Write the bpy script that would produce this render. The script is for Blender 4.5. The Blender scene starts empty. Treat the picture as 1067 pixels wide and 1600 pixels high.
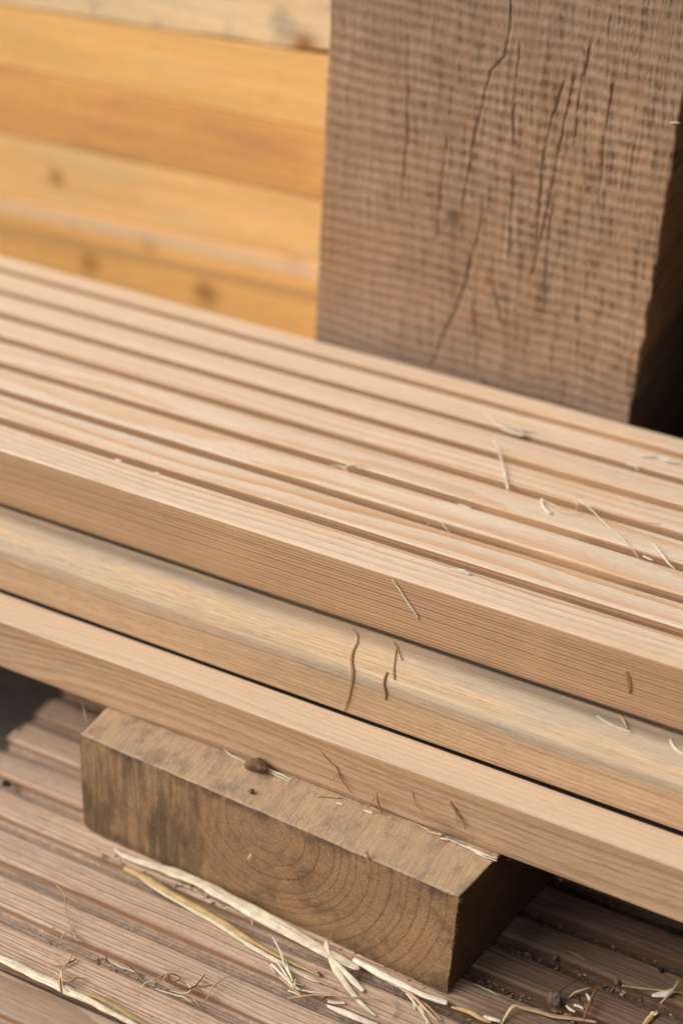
import bpy, math, random
import numpy as np
from mathutils import Vector, noise
# ---------------------------------------------------------------- basics (all sizes written in millimetres)
MM = 0.001
scene = bpy.context.scene
COL = scene.collection
rnd = random.Random(11)
sin, cos, pi = math.sin, math.cos, math.pi

# camera of the photograph (recovered from the timbers' own lines)
YAW, PITCH, ROLL, FPX = 0.426653828, 0.571951179, 0.0587248234, 2544.84
CAM = np.array([0.0, -426.178, 320.594])
def axes():
    r = np.array([cos(YAW), sin(YAW), 0]); f = np.array([-sin(YAW), cos(YAW), 0]); u = np.array([0, 0, 1.])
    f2 = f*cos(PITCH) - u*sin(PITCH); u2 = u*cos(PITCH) + f*sin(PITCH)
    return r*cos(ROLL) + u2*sin(ROLL), -r*sin(ROLL) + u2*cos(ROLL), f2
AR, AU, AF = axes()
def ray(x, y): return AF + AR*(x-533.5)/FPX - AU*(y-800.)/FPX
def on_z(x, y, Z):
    d = ray(x, y); return Vector(CAM + d*(Z-CAM[2])/d[2])
def on_y(x, y, Y):
    d = ray(x, y); return Vector(CAM + d*(Y-CAM[1])/d[1])

def on_profile(px, py, prof):      # first hit of the line of sight with a long board of this cross-section
    d = ray(px, py); best = None
    for i in range(len(prof)):
        (y0, z0), (y1, z1) = prof[i], prof[(i+1) % len(prof)]
        ey, ez = y1-y0, z1-z0; den = d[1]*ez-d[2]*ey
        if abs(den) < 1e-9: continue
        ry, rz = y0-CAM[1], z0-CAM[2]; t = (ry*ez-rz*ey)/den; s = (ry*d[2]-rz*d[1])/den
        if 0 <= s <= 1 and t > 0 and (best is None or t < best): best = t
    return Vector(CAM+d*best) if best else on_y(px, py, -15.9)

# ---------------------------------------------------------------- object helpers
def tag(o, label, cat, group=None, kind=None):
    if label: o['label'] = label
    if cat: o['category'] = cat
    if group: o['group'] = group
    if kind: o['kind'] = kind
    return o
def mesh_obj(name, verts, faces, mat, origin=(0, 0, 0), parent=None, smooth=True):
    ox, oy, oz = origin
    me = bpy.data.meshes.new(name)
    me.from_pydata([((v[0]-ox)*MM, (v[1]-oy)*MM, (v[2]-oz)*MM) for v in verts], [], faces)
    me.update()
    if smooth: me.polygons.foreach_set('use_smooth', [True]*len(me.polygons))
    mats = mat if isinstance(mat, (list, tuple)) else [mat]
    for m in mats: me.materials.append(m)
    o = bpy.data.objects.new(name, me); COL.objects.link(o)
    if parent: o.parent = parent
    else: o.location = (ox*MM, oy*MM, oz*MM)
    return o
def empty(name, loc):
    o = bpy.data.objects.new(name, None); COL.objects.link(o)
    o.location = [c*MM for c in loc]; o.empty_display_size = .005
    return o
def n3(x, y, z): return noise.noise(Vector((x, y, z)))

# ---------------------------------------------------------------- node helpers
class NT:
    def __init__(s, name):
        s.m = bpy.data.materials.new(name); s.m.use_nodes = True
        s.t = s.m.node_tree; s.t.nodes.clear()
    def n(s, typ, **kw):
        nd = s.t.nodes.new(typ)
        for k, v in kw.items(): setattr(nd, k, v)
        return nd
    def put(s, sock, v):
        if isinstance(v, bpy.types.NodeSocket): s.t.links.new(v, sock)
        elif v is not None:
            if hasattr(sock.default_value, '__len__') and not hasattr(v, '__len__'):
                v = [v]*len(sock.default_value)
            if hasattr(sock.default_value, '__len__') and len(sock.default_value) == 4 and len(v) == 3: v = (*v, 1)
            sock.default_value = v
    def m_(s, op, a, b=None, c=None, clamp=False):
        nd = s.n('ShaderNodeMath', operation=op, use_clamp=clamp)
        s.put(nd.inputs[0], a); s.put(nd.inputs[1], b)
        if c is not None: s.put(nd.inputs[2], c)
        return nd.outputs[0]
    def vec(s, x, y, z):
        nd = s.n('ShaderNodeCombineXYZ'); s.put(nd.inputs[0], x); s.put(nd.inputs[1], y); s.put(nd.inputs[2], z)
        return nd.outputs[0]
    def sep(s, v):
        nd = s.n('ShaderNodeSeparateXYZ'); s.put(nd.inputs[0], v); return nd.outputs[0], nd.outputs[1], nd.outputs[2]
    def noise(s, v, scale=1, detail=2, rough=.5, col=False, dist=0):
        nd = s.n('ShaderNodeTexNoise'); s.put(nd.inputs['Vector'], v); s.put(nd.inputs['Scale'], scale)
        s.put(nd.inputs['Detail'], detail); s.put(nd.inputs['Roughness'], rough); s.put(nd.inputs['Distortion'], dist)
        return nd.outputs['Color'] if col else nd.outputs['Fac']
    def ramp(s, f, stops, interp='LINEAR'):
        nd = s.n('ShaderNodeValToRGB'); cr = nd.color_ramp; cr.interpolation = interp
        while len(cr.elements) < len(stops): cr.elements.new(.5)
        for e, (p, c) in zip(cr.elements, stops):
            e.position = p; e.color = (c, c, c, 1) if not hasattr(c, '__len__') else (*c, 1)
        s.put(nd.inputs[0], f); return nd.outputs[0]
    def sm(s, f, a, b, lo=0., hi=1.):
        nd = s.n('ShaderNodeMapRange', interpolation_type='SMOOTHSTEP'); s.put(nd.inputs[0], f)
        s.put(nd.inputs[1], a); s.put(nd.inputs[2], b); s.put(nd.inputs[3], lo); s.put(nd.inputs[4], hi)
        return nd.outputs[0]
    def lin(s, f, a, b, lo=0., hi=1.):
        nd = s.n('ShaderNodeMapRange'); s.put(nd.inputs[0], f)
        s.put(nd.inputs[1], a); s.put(nd.inputs[2], b); s.put(nd.inputs[3], lo); s.put(nd.inputs[4], hi)
        return nd.outputs[0]
    def mix(s, f, a, b, mode='MIX'):
        nd = s.n('ShaderNodeMix', data_type='RGBA', blend_type=mode)
        s.put(nd.inputs[0], f); s.put(nd.inputs[6], a); s.put(nd.inputs[7], b); return nd.outputs[2]
    def gain(s, c, f):   # colour times factor
        nd = s.n('ShaderNodeVectorMath', operation='SCALE'); s.put(nd.inputs[0], c); s.put(nd.inputs[3], f); return nd.outputs[0]
    def coords(s, origin):
        tc = s.n('ShaderNodeTexCoord').outputs['Object']
        sc = s.n('ShaderNodeVectorMath', operation='SCALE'); s.put(sc.inputs[0], tc); s.put(sc.inputs[3], 1000.)
        ad = s.n('ShaderNodeVectorMath', operation='ADD'); s.put(ad.inputs[0], sc.outputs[0]); s.put(ad.inputs[1], origin)
        return ad.outputs[0]
    def curve(s, f, pts):   # f in mm -> value ; pts list of (f, value)
        f0, f1 = pts[0][0], pts[-1][0]; vs = [p[1] for p in pts]; v0, v1 = min(vs)-1, max(vs)+1
        g = s.lin(f, f0, f1)
        nd = s.n('ShaderNodeFloatCurve'); c = nd.mapping.curves[0]
        q = [((a-f0)/(f1-f0), (b-v0)/(v1-v0)) for a, b in pts]
        c.points[0].location = q[0]; c.points[1].location = q[-1]
        for a in q[1:-1]: c.points.new(*a)
        for pt in c.points: pt.handle_type = 'VECTOR'
        nd.mapping.update(); s.put(nd.inputs['Value'], g)
        return s.lin(nd.outputs[0], 0, 1, v0, v1)
    def voro(s, v, scale=1, rnd_=1.):
        nd = s.n('ShaderNodeTexVoronoi'); s.put(nd.inputs['Vector'], v); s.put(nd.inputs['Scale'], scale); s.put(nd.inputs['Randomness'], rnd_)
        return nd.outputs['Distance'], nd.outputs['Color']
    def finish(s, col, rough=.6, height=None, bump=.1, spec=.3, sheen=0):
        b = s.n('ShaderNodeBsdfPrincipled'); s.put(b.inputs['Base Color'], col); s.put(b.inputs['Roughness'], rough)
        s.put(b.inputs['Specular IOR Level'], spec)
        if height is not None:
            bm = s.n('ShaderNodeBump'); s.put(bm.inputs['Strength'], 1.); s.put(bm.inputs['Distance'], bump*MM)
            s.put(bm.inputs['Height'], height); s.put(b.inputs['Normal'], bm.outputs[0])
        o = s.n('ShaderNodeOutputMaterial'); s.t.links.new(b.outputs[0], o.inputs[0])
        return s.m

def wood(name, origin, axis='X', pith=(0, 0), sp=3., early=(.5, .3, .2), late=(.35, .18, .09), ring=.6, warp=2.5,
         warplen=.004, fibre=.25, tone=.25, grey=None, grey_amt=0., specks=.5, rough=.62, bump=.12, spec=.3, hook=None, seed=0.,
         fuzz=0., side=None, ringvar=2.0, pores=.5):
    t = NT(name); P = t.coords(origin); x, y, z = t.sep(P)
    a, b, c = {'X': (x, y, z), 'Y': (y, x, z), 'Z': (z, x, y)}[axis]
    S = lambda ka, kb, kc, off=0.: t.vec(t.m_('MULTIPLY_ADD', a, ka, seed+off), t.m_('MULTIPLY', b, kb), t.m_('MULTIPLY', c, kc))
    w = t.noise(S(warplen, .012, .012), 1, 2, .5, col=True); w1, w2, w3 = t.sep(w)
    db = t.m_('ADD', t.m_('SUBTRACT', b, pith[0]), t.m_('MULTIPLY', t.m_('SUBTRACT', w1, .5), warp*4))
    dc = t.m_('ADD', t.m_('SUBTRACT', c, pith[1]), t.m_('MULTIPLY', t.m_('SUBTRACT', w2, .5), warp*4))
    r = t.m_('SQRT', t.m_('ADD', t.m_('MULTIPLY', db, db), t.m_('MULTIPLY', dc, dc)))
    wob = t.noise(S(.03, .25, .25, 5.), 1, 3, .6)
    r = t.m_('ADD', r, t.m_('MULTIPLY', t.m_('SUBTRACT', wob, .5), .35*sp))
    rv = t.noise(t.vec(t.m_('MULTIPLY', r, .35/sp), seed*3.1, 0.), 1, 1, .5)
    r = t.m_('ADD', r, t.m_('MULTIPLY', rv, sp*ringvar))
    q = t.m_('DIVIDE', r, sp); ph = t.m_('FRACT', q); fl = t.m_('FLOOR', q)
    wn = t.n('ShaderNodeTexWhiteNoise', noise_dimensions='1D'); t.put(wn.inputs['W'], fl)
    prof = t.ramp(ph, [(0., .0), (.45, .12), (.82, .85), (.93, 1.), (1., 0.)])
    k = t.m_('MULTIPLY', prof, t.lin(wn.outputs[0], 0, 1, .45, 1.)); k = t.m_('MULTIPLY', k, ring, clamp=True)
    fine = t.noise(S(.11, 1.9, 1.9, 9.), 1, 4, .72)
    med = t.noise(S(.012, .55, .55, 2.), 1, 2, .6)
    low = t.noise(S(.006, .05, .05, 7.), 1, 2, .5)
    col = t.mix(k, early, late)
    if side is not None:     # (mask builder, early colour, late colour)
        mk = side[0](t, x, y, z)
        col = t.mix(mk, col, t.mix(k, side[1], side[2]))
    g = t.m_('ADD', 1., t.m_('MULTIPLY', t.m_('SUBTRACT', fine, .5), fibre*3.))
    g = t.m_('ADD', g, t.m_('MULTIPLY', t.m_('SUBTRACT', med, .5), tone*1.6))
    g = t.m_('ADD', g, t.m_('MULTIPLY', t.m_('SUBTRACT', low, .5), tone*1.6))
    col = t.gain(col, g)
    if pores > 0:
        po = t.noise(S(.14, 1.5, 1.5, 17.), 1, 3, .75); po2 = t.noise(S(.05, .16, .16, 23.), 1, 3, .6)
        pm_ = t.m_('MULTIPLY', t.sm(po, .52, .68), t.lin(po2, .3, .7, .25, 1.2)); col = t.mix(t.m_('MULTIPLY', pm_, pores, clamp=True), col, t.gain(late, .55) if False else tuple(v*.6 for v in late))
    if grey is not None:
        gn = t.noise(S(.012, .09, .09, 3.), 1, 4, .6)
        gm = t.m_('MULTIPLY', t.sm(gn, .42, .68), t.lin(fine, .3, .7, .55, 1.)); gm = t.m_('MULTIPLY', gm, grey_amt, clamp=True)
        col = t.mix(gm, col, grey)
    if specks > 0:
        d, vc = t.voro(P, .22); s1, s2, s3 = t.sep(vc)
        big = t.m_('MULTIPLY', t.m_('LESS_THAN', t.m_('ADD', d, t.m_('MULTIPLY', fine, .04)), t.lin(s2, 0, 1, .03, .10)), t.m_('GREATER_THAN', s1, 1-.45*specks))
        d2, vc2 = t.voro(P, .62); u1, u2, u3 = t.sep(vc2)
        sml = t.m_('MULTIPLY', t.sm(t.m_('ADD', d2, t.m_('MULTIPLY', fine, .12)), .30, .16), t.m_('GREATER_THAN', u1, 1-.16*specks))
        dk = t.m_('ADD', t.m_('MULTIPLY', big, .55), t.m_('MULTIPLY', sml, .42), clamp=True)
        col = t.mix(dk, col, (.06, .04, .03))
    h = t.m_('ADD', t.m_('MULTIPLY', fine, .7), t.m_('MULTIPLY', k, .35))
    h = t.m_('ADD', h, t.m_('MULTIPLY', med, .4))
    if fuzz > 0:
        fz = t.noise(P, 2.6, 3, .7); h = t.m_('ADD', h, t.m_('MULTIPLY', fz, fuzz))
        col = t.gain(col, t.lin(fz, .25, .75, 1-.12*fuzz, 1+.12*fuzz))
    if hook: col, h = hook(t, col, h, dict(x=x, y=y, z=z, P=P, fine=fine, med=med, low=low, k=k, r=r))
    return t.finish(col, rough, h, bump, spec)

# ---------------------------------------------------------------- grooved decking boards
def smooth_chain(pts):   # pts: (y, z, radius) corners -> rounded profile
    out = []; n = len(pts)
    for i in range(n):
        p0 = Vector(pts[i-1][:2]); p1 = Vector(pts[i][:2]); p2 = Vector(pts[(i+1) % n][:2]); rad = pts[i][2]
        if rad <= 0: out.append(tuple(p1)); continue
        a = (p0-p1); b = (p2-p1); la, lb = a.length, b.length; a.normalize(); b.normalize()
        t = min(rad, la*.49, lb*.49); s = p1+a*t; e = p1+b*t
        seg = 6 if rad > .5 else 3
        for k in range(seg+1):
            u = k/seg; out.append(tuple(s*(1-u)**2 + p1*2*u*(1-u) + e*u**2))
    return out
def densify(prof, step):
    out = []
    for i in range(len(prof)):
        a = Vector(prof[i]); b = Vector(prof[(i+1) % len(prof)]); n = max(1, int((b-a).length/step))
        for k in range(n): out.append(tuple(a.lerp(b, k/n)))
    return out
def deck_profile(y0, ztop, thick, w=145., first=16.2, pitch=18.93, gw=5.0, depth=3.7, rr=.7, cr=.8, n=7, grooves=True, br=2.):
    p = [(y0, ztop-thick, br), (y0, ztop, cr)]
    if grooves:
        for k in range(n):
            a = y0+first+k*pitch
            p += [(a, ztop, rr), (a+.5, ztop-depth, 1.), (a+gw-.45, ztop-depth, 1.), (a+gw, ztop, rr)]
    p += [(y0+w, ztop, cr), (y0+w, ztop-thick, br)]
    return densify(smooth_chain(p), 2.5)
def extrude(name, prof, x0, x1, mat, origin, step=4., wob=.15, wl=.02, seed=0., bend=None, endwob=0.):
    xs = np.arange(x0, x1+step, step); V = []; Fc = []; n = len(prof)
    for i, x in enumerate(xs):
        end = (i == 0)
        for (y, z) in prof:
            dy = n3(x*wl+seed, y*.05, z*.2)*wob; dz = n3(x*wl-seed, y*.12+9, z*.2)*wob
            dz += bend(x) if bend else 0.
            dx = n3(seed, y*.35, z*.5)*endwob if end else 0.
            V.append((x+dx, y+dy, z+dz))
    for i in range(len(xs)-1):
        for j in range(n):
            k = (j+1) % n
            Fc.append((i*n+j, i*n+k, (i+1)*n+k, (i+1)*n+j))
    Fc.append(tuple(range(n))); Fc.append(tuple((len(xs)-1)*n+j for j in range(n-1, -1, -1)))
    o = mesh_obj(name, V, Fc, mat, origin)
    me = o.data; me.polygons[len(me.polygons)-1].use_smooth = False; me.polygons[len(me.polygons)-2].use_smooth = False
    return o

PALE_E, PALE_L = (.71, .57, .435), (.58, .30, .13)
def below(zlim, soft=.5, yface=None):
    def f(t, x, y, z):
        m = t.sm(z, zlim, zlim-soft)
        return m
    return f
def knot_hook(knots):    # knots: (x,y,z,radius,strength)
    def h(t, col, hh, d):
        for (kx, ky, kz, rad, st) in knots:
            v = t.n('ShaderNodeVectorMath', operation='DISTANCE'); t.put(v.inputs[0], d['P']); t.put(v.inputs[1], (kx, ky, kz))
            dd = t.m_('ADD', v.outputs['Value'], t.m_('MULTIPLY', d['med'], rad*.5))
            col = t.mix(t.sm(dd, rad*2., rad*.3, 0, st), col, (.30, .12, .025))
        return col, hh
    return h

# ---- topmost board
def top_hook(t, col, h, d):
    # machine chatter on the groove walls, fine cross lines
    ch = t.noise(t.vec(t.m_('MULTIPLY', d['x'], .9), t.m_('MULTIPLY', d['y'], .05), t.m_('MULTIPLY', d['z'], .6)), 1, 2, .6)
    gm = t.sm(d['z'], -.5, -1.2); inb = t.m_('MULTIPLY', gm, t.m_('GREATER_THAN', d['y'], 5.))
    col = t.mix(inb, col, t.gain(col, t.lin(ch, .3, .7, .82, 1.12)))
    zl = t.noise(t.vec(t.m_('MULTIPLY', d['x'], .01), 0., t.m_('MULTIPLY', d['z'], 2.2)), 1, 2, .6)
    col = t.mix(inb, col, t.mix(.55, t.gain(col, t.lin(zl, .3, .7, .75, 1.15)), (.36, .20, .10))); fb = t.m_('MULTIPLY', inb, t.sm(d['z'], -2.0, -3.2)); col = t.mix(t.m_('MULTIPLY', fb, t.lin(d['med'], .3, .6, .3, .8)), col, (.15, .085, .045))  # groove walls and floor darkened, their shade painted into the colour
    ow = t.noise(t.vec(t.m_('MULTIPLY', d['x'], .01), t.m_('MULTIPLY', d['y'], .14), 0.), 1, 3, .6); col = t.mix(t.m_('MULTIPLY', t.sm(ow, .52, .66), t.m_('MULTIPLY', t.sm(d['x'], -330., -120.), .45)), col, (.66, .40, .21))
    return col, h
O1 = (-300, 0, -26)
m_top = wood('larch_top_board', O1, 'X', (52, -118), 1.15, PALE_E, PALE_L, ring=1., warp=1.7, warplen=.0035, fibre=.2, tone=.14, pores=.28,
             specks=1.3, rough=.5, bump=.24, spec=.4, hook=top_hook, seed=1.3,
             side=(below(-.18, .35), (.56, .34, .19), (.18, .075, .03)))  # bleached top painted paler still for sky light; edges stay darker
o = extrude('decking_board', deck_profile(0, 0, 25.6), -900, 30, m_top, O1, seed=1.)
tag(o, 'pale grooved softwood decking board, topmost of the stack, with straw fibres on its ridges', 'decking board', 'decking boards stacked on the block')

# ---- middle board: rounded front shoulder, blue-grey stain along it
def mid_hook(t, col, h, d):
    g = t.noise(t.vec(t.m_('MULTIPLY', d['x'], .012), t.m_('MULTIPLY', d['y'], .12), t.m_('MULTIPLY', d['z'], .12)), 1, 4, .65)
    band = t.m_('MULTIPLY', t.sm(d['z'], -39.5, -35.), t.lin(d['fine'], .3, .7, .6, 1.1))
    col = t.mix(t.m_('MULTIPLY', band, t.sm(g, .30, .62, .25, .8)), col, t.gain(t.mix(t.sm(g, .42, .62), (.58, .435, .285), (.42, .365, .29)), t.lin(d['fine'], .3, .7, .8, 1.15)))
    fl = t.m_('MULTIPLY', t.sm(d['y'], -7.5, -3.), t.lin(g, .3, .7, .45, .9)); col = t.mix(fl, col, (.18, .135, .10))  # contact shadow under the top board painted on the flat strip
    lt = t.m_('MULTIPLY', t.sm(t.m_('ABSOLUTE', t.m_('ADD', d['z'], t.m_('ADD', 30., t.m_('MULTIPLY', g, 6.)))), 1.6, .2), t.lin(d['med'], .35, .65, .05, .5))
    col = t.mix(lt, col, (.72, .60, .45))  # cream highlight along the shoulder, painted as colour
    m2 = t.noise(t.vec(t.m_('MULTIPLY', d['x'], .35), t.m_('MULTIPLY', d['y'], .9), t.m_('MULTIPLY', d['z'], .9)), 1, 5, .8)
    mold = t.m_('MULTIPLY', t.sm(m2, .57, .72), t.sm(d['z'], -41, -32)); col = t.mix(t.m_('MULTIPLY', mold, t.sm(g, .4, .6, .15, .7)), col, (.13, .12, .11))
    return col, h
O2 = (-300, -15, -52)
m_mid = wood('stained_middle_board', O2, 'X', (20, -8), 1.3, (.58, .39, .235), (.34, .175, .08), ring=.7, warp=3.5, warplen=.003,
             fibre=.28, tone=.3, specks=1., rough=.75, pores=.45, bump=.24, spec=.15, hook=mid_hook, seed=4.7)
def grooves(y0, ztop, first, depth=3.8, gw=4.8, pitch=18.93, n=7, rr=.8):
    q = []
    for k in range(n):
        a = y0+first+k*pitch; q += [(a, ztop, rr), (a+.35, ztop-depth, .8), (a+gw-.35, ztop-depth, .8), (a+gw, ztop, rr)]
    return q
pm = [(-16, -52.2, .5), (-15.9, -32.5, 4.5), (-12.4, -28.0, 4.), (-5, -26.6, 3.)]+grooves(-16, -26.2, 16.4)+[(129, -26.2, 1.), (129, -52.2, 1.)]
PROF_MID = densify(smooth_chain(pm), 2.5)
o = extrude('decking_board', densify(smooth_chain(pm), 2.5), -900, 30, m_mid, O2, seed=2., wob=.22, wl=.016)
tag(o, 'middle board of the stack, with a rounded grey-stained shoulder', 'decking board', 'decking boards stacked on the block')

# ---- bottom board
O3 = (-300, -30, -78)
def low_hook(t, col, h, d):
    tp = t.sm(d['z'], -53.9, -53.3)
    s = t.noise(t.vec(t.m_('MULTIPLY', d['x'], .5), t.m_('MULTIPLY', d['y'], 2.), 0.), 1, 3, .7)
    col = t.mix(t.m_('MULTIPLY', tp, .62), col, t.mix(t.sm(s, .46, .72, 0, .4), (.64, .50, .37), (.44, .29, .18)))
    e = t.sm(t.m_('ABSOLUTE', t.m_('ADD', d['z'], 55.2)), 2.2, .8); col = t.mix(t.m_('MULTIPLY', e, .45), col, (.50, .27, .11))
    ds = t.noise(t.vec(t.m_('MULTIPLY', d['x'], .05), 0., t.m_('MULTIPLY', d['z'], .3)), 1, 3, .6)
    col = t.mix(t.m_('MULTIPLY', t.sm(d['y'], -17.6, -16.9), t.sm(d['z'], -53.2, -54.5)), col, (.03, .02, .015))  # groove blackened to paint the shade in the gap
    px = t.sm(t.m_('ABSOLUTE', t.m_('ADD', d['x'], 133.)), 14., 4.)
    st = t.m_('MULTIPLY', t.m_('MULTIPLY', px, t.sm(d['z'], -68., -73.)), t.sm(ds, .42, .6)); col = t.mix(t.m_('MULTIPLY', st, .5), col, (.16, .10, .06))
    return col, h
m_low = wood('bottom_board', O3, 'X', (-75, -95), 1.9, (.61, .41, .255), (.38, .19, .08), ring=.85, warp=4.5, warplen=.0045,
             fibre=.3, tone=.28, specks=.9, rough=.55, bump=.24, spec=.4, hook=low_hook, seed=8.1)
pb = [(-29.2, -78.3, 1.4), (-32.2, -52.6, .6)]+grooves(-32.2, -52.5, 15.0, depth=4.5, gw=5.2, rr=.4)+[(113, -52.5, 1.), (113, -78.3, 1.)]
o = extrude('decking_board', densify(smooth_chain(pb), 2.5), -900, 30, m_low, O3, seed=3., wob=.22, wl=.016)
tag(o, 'bottom board of the stack, resting directly on the timber block, smooth pale upper edge', 'decking board', 'decking boards stacked on the block')

# ---- weathered deck underneath
def weather_hook(dirt):
    def f(t, col, h, d):
        fl = t.sm(d['z'], -128.9, -129.5)
        dn = t.noise(d['P'], .55, 4, .7)
        ns = t.m_('MULTIPLY', t.sm(d['z'], -126.6, -127.3), t.sm(d['z'], -129.4, -128.6)); col = t.mix(t.m_('MULTIPLY', ns, .8), col, (.27, .13, .06))  # groove walls browned, painting in shading that the light leaves out
        col = t.mix(t.m_('MULTIPLY', fl, t.m_('MULTIPLY', t.sm(dn, .35, .62, .3, .9), t.sm(d['x'], -190., -110., .6, 1.))), col, dirt)
        gr = t.noise(t.vec(t.m_('MULTIPLY', d['x'], .05), t.m_('MULTIPLY', d['y'], .5), t.m_('MULTIPLY', d['z'], .5)), 1, 5, .7)
        rt = t.m_('MULTIPLY', t.sm(d['x'], -125., -60.), .35)
        col = t.mix(t.m_('MULTIPLY', t.sm(gr, .48, .70), t.m_('ADD', .28, rt)), col, (.25, .205, .175))
        m2 = t.noise(d['P'], .35, 5, .75); col = t.mix(t.sm(m2, .62, .78, 0, .55), col, (.10, .08, .065))
        damp_shade_n = t.noise(t.vec(t.m_('MULTIPLY', d['x'], .02), t.m_('MULTIPLY', d['y'], .12), 0.), 1, 4, .65)
        damp_shade = t.sm(t.m_('ADD', d['x'], t.m_('MULTIPLY', damp_shade_n, 60.)), -118., -55.)   # damp right half of the deck, darkened further by painted shade
        col = t.mix(damp_shade, col, t.mix(.45, t.gain(col, .40), (.13, .058, .028)))
        return col, h
    return f
O4 = (-329, -115.7, -152)
m_deck = wood('weathered_deck_board', O4, 'X', (60, -195), 1.45, (.62, .445, .325), (.30, .145, .07), ring=1., warp=2.6, warplen=.005,
              fibre=.25, tone=.22, grey=(.36, .30, .26), grey_amt=.3, specks=1.3, rough=.72, pores=.7, bump=.6, spec=.2, hook=weather_hook((.14, .11, .09)), seed=12.)
o = extrude('decking_board', deck_profile(-115.7, -126, 26, gw=6.6, first=15.0, depth=4.0, rr=1.5, cr=2.5), -329, 30, m_deck, O4, step=2.5, seed=5., wob=.7, wl=.02, endwob=3.)
tag(o, 'weathered grooved decking board lying flat under the timber block, its sawn end at the left', 'decking board', 'weathered boards on the ground')
O5 = (-329, -264, -152)
m_deck2 = wood('weathered_front_board', O5, 'X', (-128, -150), 4.2, (.48, .33, .22), (.24, .16, .115), ring=.8, warp=6., warplen=.008,
               fibre=.22, tone=.22, grey=(.30, .26, .23), grey_amt=.8, specks=.6, rough=.78, bump=.3, spec=.2, hook=weather_hook((.12, .085, .06)), seed=17.)
o = extrude('decking_board', deck_profile(-262.6, -126.6, 26, gw=6.0, first=9.4, depth=2.9, rr=2.0, cr=2.), -600, 30, m_deck2, O5, step=2.5, seed=6., wob=.6, wl=.02)
tag(o, 'weathered board in the bottom left corner, nearest the camera, grey with wavy grain', 'decking board', 'weathered boards on the ground')

# ---------------------------------------------------------------- timber block with end grain
pith = on_y(412, 1290, -50.)
A0 = Vector((-273.1, -46.9)); B0 = Vector((-118.2, -54.1)); ZT, ZB = -78.45, -126.0
def block():
    V = []; Fc = []
    fx = (B0-A0).normalized(); W = (B0-A0).length
    # cross-section outline in (s,z), rounded corners; extruded backwards with the right flank splayed
    pts = [(0, ZB, 4.8), (0, ZT, 1.6), (W, ZT, .9), (W, ZB, 1.0)]
    prof = densify(smooth_chain(pts), 1.5)
    L = 120.; rows = 70
    for i in range(rows+1):
        tt = i/rows; d = L*tt
        for (s, z) in prof:
            k = s/W; back = Vector((.0, 1.)).lerp(Vector((.19, .98)), k)
            p = A0+fx*s+back*d
            rnd_ = .35 if i == 0 else 0
            w = .35
            inset = 0.
            V.append((p.x+n3(d*.08, s*.1, z*.15)*w, p.y+n3(d*.05+3, s*.35, z*.35)*(w if i else .25), z+n3(d*.06, s*.12+7, z*.1)*w))
    n = len(prof)
    for i in range(rows):
        for j in range(n):
            k = (j+1) % n; Fc.append((i*n+j, (i+1)*n+j, (i+1)*n+k, i*n+k))
    # front cap as a fine grid so the sawn face is slightly uneven
    base = len(V); nx, nz = 150, 48
    zs = [ZB+1+(ZT-ZB-1.8)*j/nz for j in range(nz+1)]
    Fc.append(tuple(range(n-1, -1, -1))[::-1]); Fc.append(tuple(rows*n+j for j in range(n-1, -1, -1)))
    return V, Fc
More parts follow.
